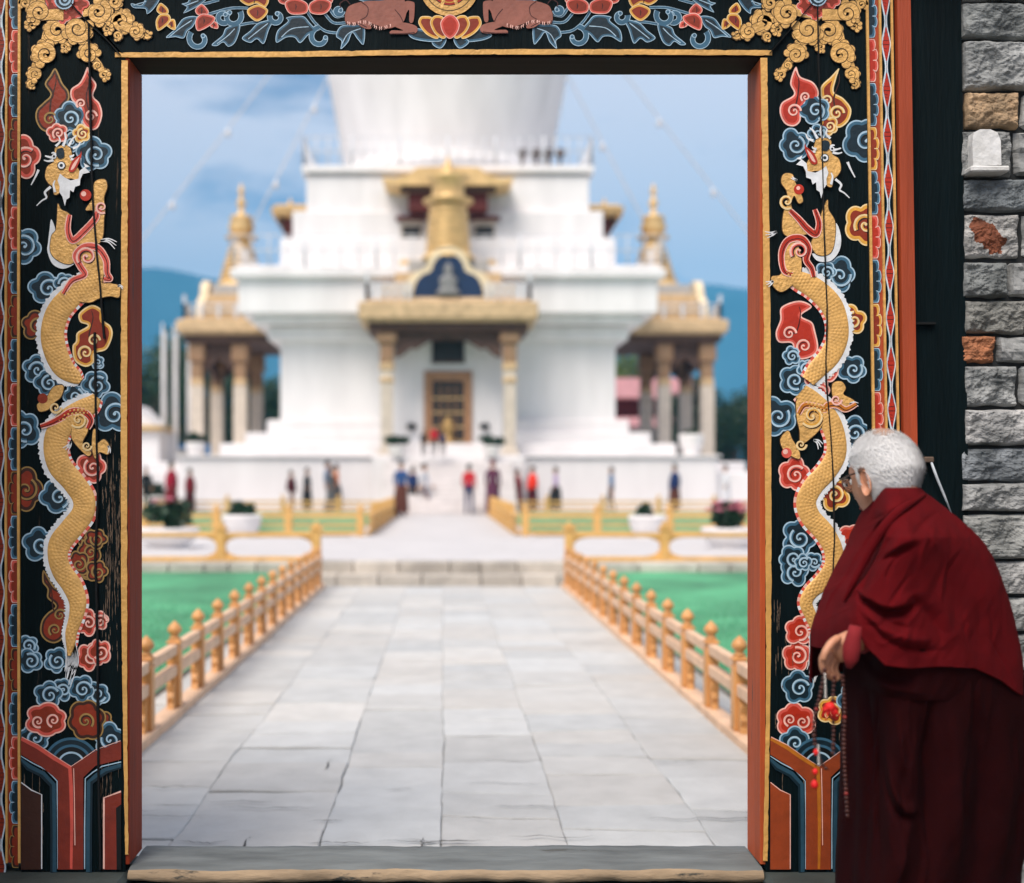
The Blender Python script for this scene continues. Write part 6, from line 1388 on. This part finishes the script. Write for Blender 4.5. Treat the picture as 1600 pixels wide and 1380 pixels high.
# ear
er = MB(); ec = Vector((0, 0, 0)); G = np.zeros((9, 20, 3))
for i in range(9):
    for j in range(20):
        t = i / 8; a = 6.2832 * j / 20; rx, rz = .019 * math.sin(t * 1.57 + .15), .035 * math.sin(t * 1.57 + .15); prof = .016 * t ** .8 - .010 * max(0, 1 - t * 1.5)
        out = .016 * (1 - abs(t - .72) * 1.6)
        G[i, j] = hp(.000 - .006 + rx * math.cos(a), .069 + max(0, out) + .004 * math.cos(a + 2.6), -.030 + rz * math.sin(a) * (1 + .12 * math.sin(a)))
er.grid(G, M_mskin, wrap=True); er.build('ear', monk)
er = MB()
for i in range(9):
    for j in range(20): 
        t = i / 8; a = 6.2832 * j / 20; rx, rz = .019 * math.sin(t * 1.57 + .15), .035 * math.sin(t * 1.57 + .15); out = .016 * (1 - abs(t - .72) * 1.6); G[i, j] = hp(-.006 + rx * math.cos(a), -.069 - max(0, out), -.030 + rz * math.sin(a))
er.grid(G, M_mskin, wrap=True); er.build('ear', monk)
# eyes
ey = MB(); 
for s_ in (-1, 1):
    p = hp(.080, s_ * .031, .004); ey.lathe(p, [(.001, -.011), (.008, -.008), (.011, 0), (.008, .008), (.001, .011)], mat('eye_white', (.7, .68, .65), .3, .05, 5), 12); p = hp(.0905, s_ * .031, .004); ey.lathe(p, [(.001, -.005), (.005, 0), (.001, .005)], M_hairb, 8)
ey.build('eyes', monk); mo = MB(); mo.tube([hp(.085, -.024, -.068), hp(.101, 0, -.064), hp(.085, .024, -.068)], [.003, .006, .003], mat('lip', s2l('#8f4f44'), .5, .1, 20), 8); mo.build('mouth', monk)
# short white hair: cap plus thousands of short strands, thin at the crown
def scalp(u, v): x, y, z = ell(u, v); return x, y, z
def inhair(u, v, x, y, z):
    f_ = math.cos(u)
    if f_ > .55: return v < .27
    if f_ > .12: return z > .015 + .035 * (f_ - .12) / .43 or (f_ < .22 and z > -.02)
    if f_ > -.12: return z > .022
    return z > -.082 + .012 * math.sin(u * 5) and z > -.082
cap = MB(); vs = []; fs = []; idx = {}
nu, nv = 90, 60
for i in range(nv):
    for j in range(nu):
        u = 6.2832 * j / nu; v = .002 + .85 * i / (nv - 1); x, y, z = ell(u, v); k = 1.03 + .008 * mnoise.noise(Vector((x * 60, y * 60, z * 60))); idx[i, j] = (inhair(u, v, x, y, z), len(vs)); vs.append(hp(x * k, y * k, z * k + .001))
for i in range(nv - 1):
    for j in range(nu):
        q = [idx[i, j], idx[i, (j + 1) % nu], idx[i + 1, (j + 1) % nu], idx[i + 1, j]]
        if all(a for a, _ in q): fs.append([b for _, b in q])
M_scalp = mat('grey_scalp_hair', (.82, .81, .80), .8, .3, 40, col2=(.66, .65, .64))
cap.add(vs, fs, M_scalp, True); hr = random.Random(4); vs = []; fs = []
k = 0
while k < 22000:
    u = hr.uniform(0, 6.2832); v = hr.random() ** .75 * .85
    x, y, z = ell(u, v)
    if not inhair(u, v, x, y, z): continue
    if hr.random() > math.sin(v * math.pi) + .15: continue
    k += 1; bald = math.exp(-(((x + .035) / .030) ** 2 + ((y - .010) / .032) ** 2)) if z > 0 else 0
    if hr.random() < bald * .93: continue
    nrm = Vector((x / .0096, y / .0059, z / .0125)).normalized(); g0 = Vector((-.45, 0, -.6)) if z < .06 else Vector((x + .03, y, -.02)).normalized() * .8; g0 = g0 - nrm * g0.dot(nrm); d = (g0.normalized() + nrm * .38 + Vector((hr.gauss(0, .12), hr.gauss(0, .12), hr.gauss(0, .1)))).normalized()
    ln = hr.uniform(.011, .021) * (1 - .3 * (z < -.05)); b0 = Vector((x, y, z)) * 1.03; e0 = b0 + d * ln * .55 + nrm * .003; e1 = b0 + d * ln; sd_ = d.cross(nrm).normalized() * .0006; o_ = len(vs)
    vs += [hp(*(b0 - sd_)), hp(*(b0 + sd_)), hp(*(e0 + sd_ * .8)), hp(*(e0 - sd_ * .8)), hp(*e1)]; fs += [[o_, o_ + 1, o_ + 2, o_ + 3], [o_ + 3, o_ + 2, o_ + 4]]
cap.add(vs, fs, M_hairg, True)
hob = cap.build('hair', monk, fix=False)
# bald patch colour: bare skin cap just proud of the scalp at the crown
bp = MB(); G = np.zeros((7, 26, 3))
for i in range(7):
    for j in range(26):
        a = 6.2832 * j / 26; rr = i / 6 * (1 + .15 * mnoise.noise(Vector((math.cos(a) * 2, math.sin(a) * 2, 3)))); x = -.035 + .030 * rr * math.cos(a); y = .010 + .031 * rr * math.sin(a)
        q = max(.01, 1 - (x / .098) ** 2 - (y / .077) ** 2); G[i, j] = hp(x * 1.03, y * 1.03, .112 * math.sqrt(q) * 1.045 + .004 - .006 * rr ** 3)
bp.grid(G, mat('bare_crown', s2l('#a98672'), .6, .2, 60), wrap=True); bp.build('bald_crown', monk)
# spectacles
sp_ = MB(); sp_.tube([hp(-.005, .080, .008), hp(.04, .081, .010), hp(.086, .072, .010)], .0022, M_frame, 6); sp_.tube([hp(-.005, -.080, .022), hp(.04, -.081, .016), hp(.086, -.072, .010)], .0022, M_frame, 6)
for s_ in (-1, 1):
    lp = [hp(.102 - .012 * (math.cos(a) * s_ > 0) * abs(math.cos(a)), s_ * .036 + .027 * math.cos(a), .000 + .019 * math.sin(a)) for a in [6.2832 * k / 24 for k in range(24)]]; sp_.tube(lp, .0018, M_frame, 6, closed=True)
sp_.tube([hp(.103, -.010, .004), hp(.106, 0, .007), hp(.103, .010, .004)], .0018, M_frame, 6); so = sp_.build('spectacles', monk)
ln_ = MB()
for s_ in (-1, 1): ln_.add([hp(.1 - .011 * (math.cos(a) * s_ > 0) * abs(math.cos(a)), s_ * .036 + .026 * math.cos(a), .018 * math.sin(a)) for a in [6.2832 * k / 24 for k in range(24)]], [list(range(24))], M_lens)
ln_.build('lens', so)
# hand: palm hanging down, four fingers curled round the beads, thumb along the front
def hv(px, py, yo): 
    Yw = MY + .02 + yo - .06; return ((1306 + (px - 1312) * 1.15 - HX) / F * Yw - 1.2, yo - .06, HC - (1020 + (py - 1022) * 1.12 - HY) / F * Yw)
def limb(name, pts, rad, m, sub=2):
    me_ = skinned(name, pts, [(i, i + 1) for i in range(len(pts) - 1)], rad, sub); me_.materials.append(m); return me_
hb_ = bmesh.new()
HV = [hv(1352, 1000, -.145), hv(1334, 1006, -.160), hv(1317, 1017, -.17), hv(1306, 1028, -.172)]
E_ = [(0, 1), (1, 2), (2, 3)]; RD_ = [(.026, .03), (.026, .032), (.024, .036), (.016, .03)]
def fing(base, pts, r0):
    global HV, E_, RD_
    prev = base
    for i, p in enumerate(pts): HV.append(p); E_.append((prev, len(HV) - 1)); RD_.append(r0 * (1 - .12 * i)); prev = len(HV) - 1
meshes = [limb('h', HV, RD_, M_mskin)]
for (pts, r_) in (([hv(1303, 1014, -.200), hv(1293, 1030, -.207), hv(1294, 1046, -.200), hv(1302, 1054, -.190)], .0092),
                  ([hv(1307, 1020, -.184), hv(1297, 1037, -.190), hv(1300, 1053, -.184), hv(1309, 1058, -.176)], .0097),
                  ([hv(1311, 1025, -.168), hv(1303, 1042, -.172), hv(1308, 1056, -.168), hv(1316, 1059, -.162)], .0092),
                  ([hv(1315, 1028, -.152), hv(1310, 1044, -.154), hv(1314, 1054, -.152), hv(1321, 1056, -.148)], .0080),
                  ([hv(1318, 1000, -.192), hv(1306, 1008, -.208), hv(1297, 1022, -.216), hv(1294, 1034, -.215)], .0105)):
    meshes.append(limb('f', pts, [r_, r_ * .98, r_ * .9, r_ * .7], M_mskin))
for m_ in meshes: hb_.from_mesh(m_)
hm = bpy.data.meshes.new('hand'); hb_.to_mesh(hm); hm.materials.append(M_mskin)
for p in hm.polygons: p.use_smooth = True
o = bpy.data.objects.new('hand', hm); COL.objects.link(o); o.parent = monk
cf = MB(); cf.tube([hv(1376, 984, -.12), hv(1356, 995, -.140), hv(1340, 1007, -.150)], [.040, .037, .033], M_cuff, 24); cpts = [((px_ - HX) / F * (MY - .27) - 1.2, -.29, HC - (py_ - HY) / F * (MY - .27)) for px_, py_ in ((1337, 978), (1334, 994), (1331, 1012), (1329, 1030), (1326, 1044))]; cf.tube(cpts, [.014, .017, .021, .018, .006], M_cuff, 16); cf.build('cuff', monk)
# prayer beads: a thing of its own, held in the hand
mala = thing('prayer_beads', 'long string of dark prayer beads with red tassel hanging from the hand of the monk', 'prayer beads', (1.2, MY + .02, 0))
M_dredb = mat('dark_red_bead', (.25, .02, .015), .3, .3, 30)
def strand(pts, r, m, gap=.0105):
    c_ = spl(pts, 24); seg = [0]
    for i in range(len(c_) - 1): seg.append(seg[-1] + float(np.linalg.norm(c_[i + 1] - c_[i])))
    s_ = 0; b = MB(); k = 0; q = random.Random(2)
    while s_ < seg[-1]:
        p = [np.interp(s_, seg, [v[a] for v in c_]) for a in range(3)]; rr = r * q.uniform(.9, 1.08)
        b.lathe(p, [(rr * .2, -rr * .9), (rr * .75, -rr * .62), (rr, 0), (rr * .75, rr * .62), (rr * .2, rr * .9)], m if k % 17 != 9 else M_dredb, 10); s_ += gap; k += 1
    b.tube(c_, .0012, M_black, 5); return b.build('bead_strand', mala)
strand([hv(1297, 1046, -.213), hv(1291, 1080, -.215), (hv(1283, 1115, -.21)), hv(1284, 1150, -.205), hv(1294, 1178, -.205), hv(1303, 1186, -.205)], .0052, M_bead)
strand([hv(1310, 1056, -.205), hv(1308, 1090, -.212), hv(1309, 1130, -.212), hv(1308, 1165, -.208)], .0050, M_bead)
strand([hv(1321, 1055, -.195), hv(1324, 1100, -.21), hv(1323, 1150, -.215), hv(1325, 1200, -.215), hv(1328, 1250, -.212)], .0052, M_bead)
for x0, y0, y1 in ((1297, 1052, 1085), (1288, 1152, 1178)):
    b = MB(); y = y0
    while y < y1: p = hv(x0 + .04 * (y - y0), y, -.216); b.lathe(p, [(.001, -.003), (.0032, -.002), (.0036, 0), (.0032, .002), (.001, .003)], M_silver, 8); y += 3.6
    b.build('counter', mala)
b = MB(); p0 = hv(1304, 1098, -.218); b.lathe(p0, [(.002, .012), (.010, .009), (.013, 0), (.010, -.008), (.003, -.010)], M_redb, 14)
q = random.Random(9)
for k in range(40): e = (p0[0] + q.uniform(-.026, .024), p0[1] + q.uniform(-.012, .012), p0[2] - q.uniform(.006, .03)); b.tube([p0, ((p0[0] + e[0]) / 2 * 1.0, (p0[1] + e[1]) / 2, (p0[2] + e[2]) / 2 + .004), e], [.0022, .0026, .0014], M_redb, 5)
b.build('tassel', mala)
b = MB()
for (x, y) in ((1285, 1161), (1284, 1188)): b.lathe(hv(x, y, -.214), [(.001, -.008), (.005, -.005), (.007, 0), (.005, .005), (.001, .008)], M_redb, 10)
b.lathe(hv(1283, 1206, -.214), [(.001, -.010), (.007, -.007), (.0095, 0), (.006, .008), (.001, .012)], M_redb, 12); b.tube([hv(1287, 1150, -.214), hv(1284, 1200, -.214)], .001, M_black, 5); b.build('pendant', mala)
# ------------------------------------------------------------------ air: thin even haze round the whole scene
hz = MB(); hz.span((-3700, -700, -1.2), (3700, 3050, 545), None); 
hm_ = bpy.data.materials.new('haze_air'); hm_.use_nodes = True; t_ = hm_.node_tree; t_.nodes.remove(t_.nodes['Principled BSDF'])
pv = t_.nodes.new('ShaderNodeVolumePrincipled'); pv.inputs['Color'].default_value = (.09, .54, 1, 1); pv.inputs['Density'].default_value = .00042; pv.inputs['Anisotropy'].default_value = -.45
t_.links.new(pv.outputs[0], t_.nodes['Material Output'].inputs['Volume']); hz.mats = [hm_]
tag(hz.build('haze'), kind='stuff')
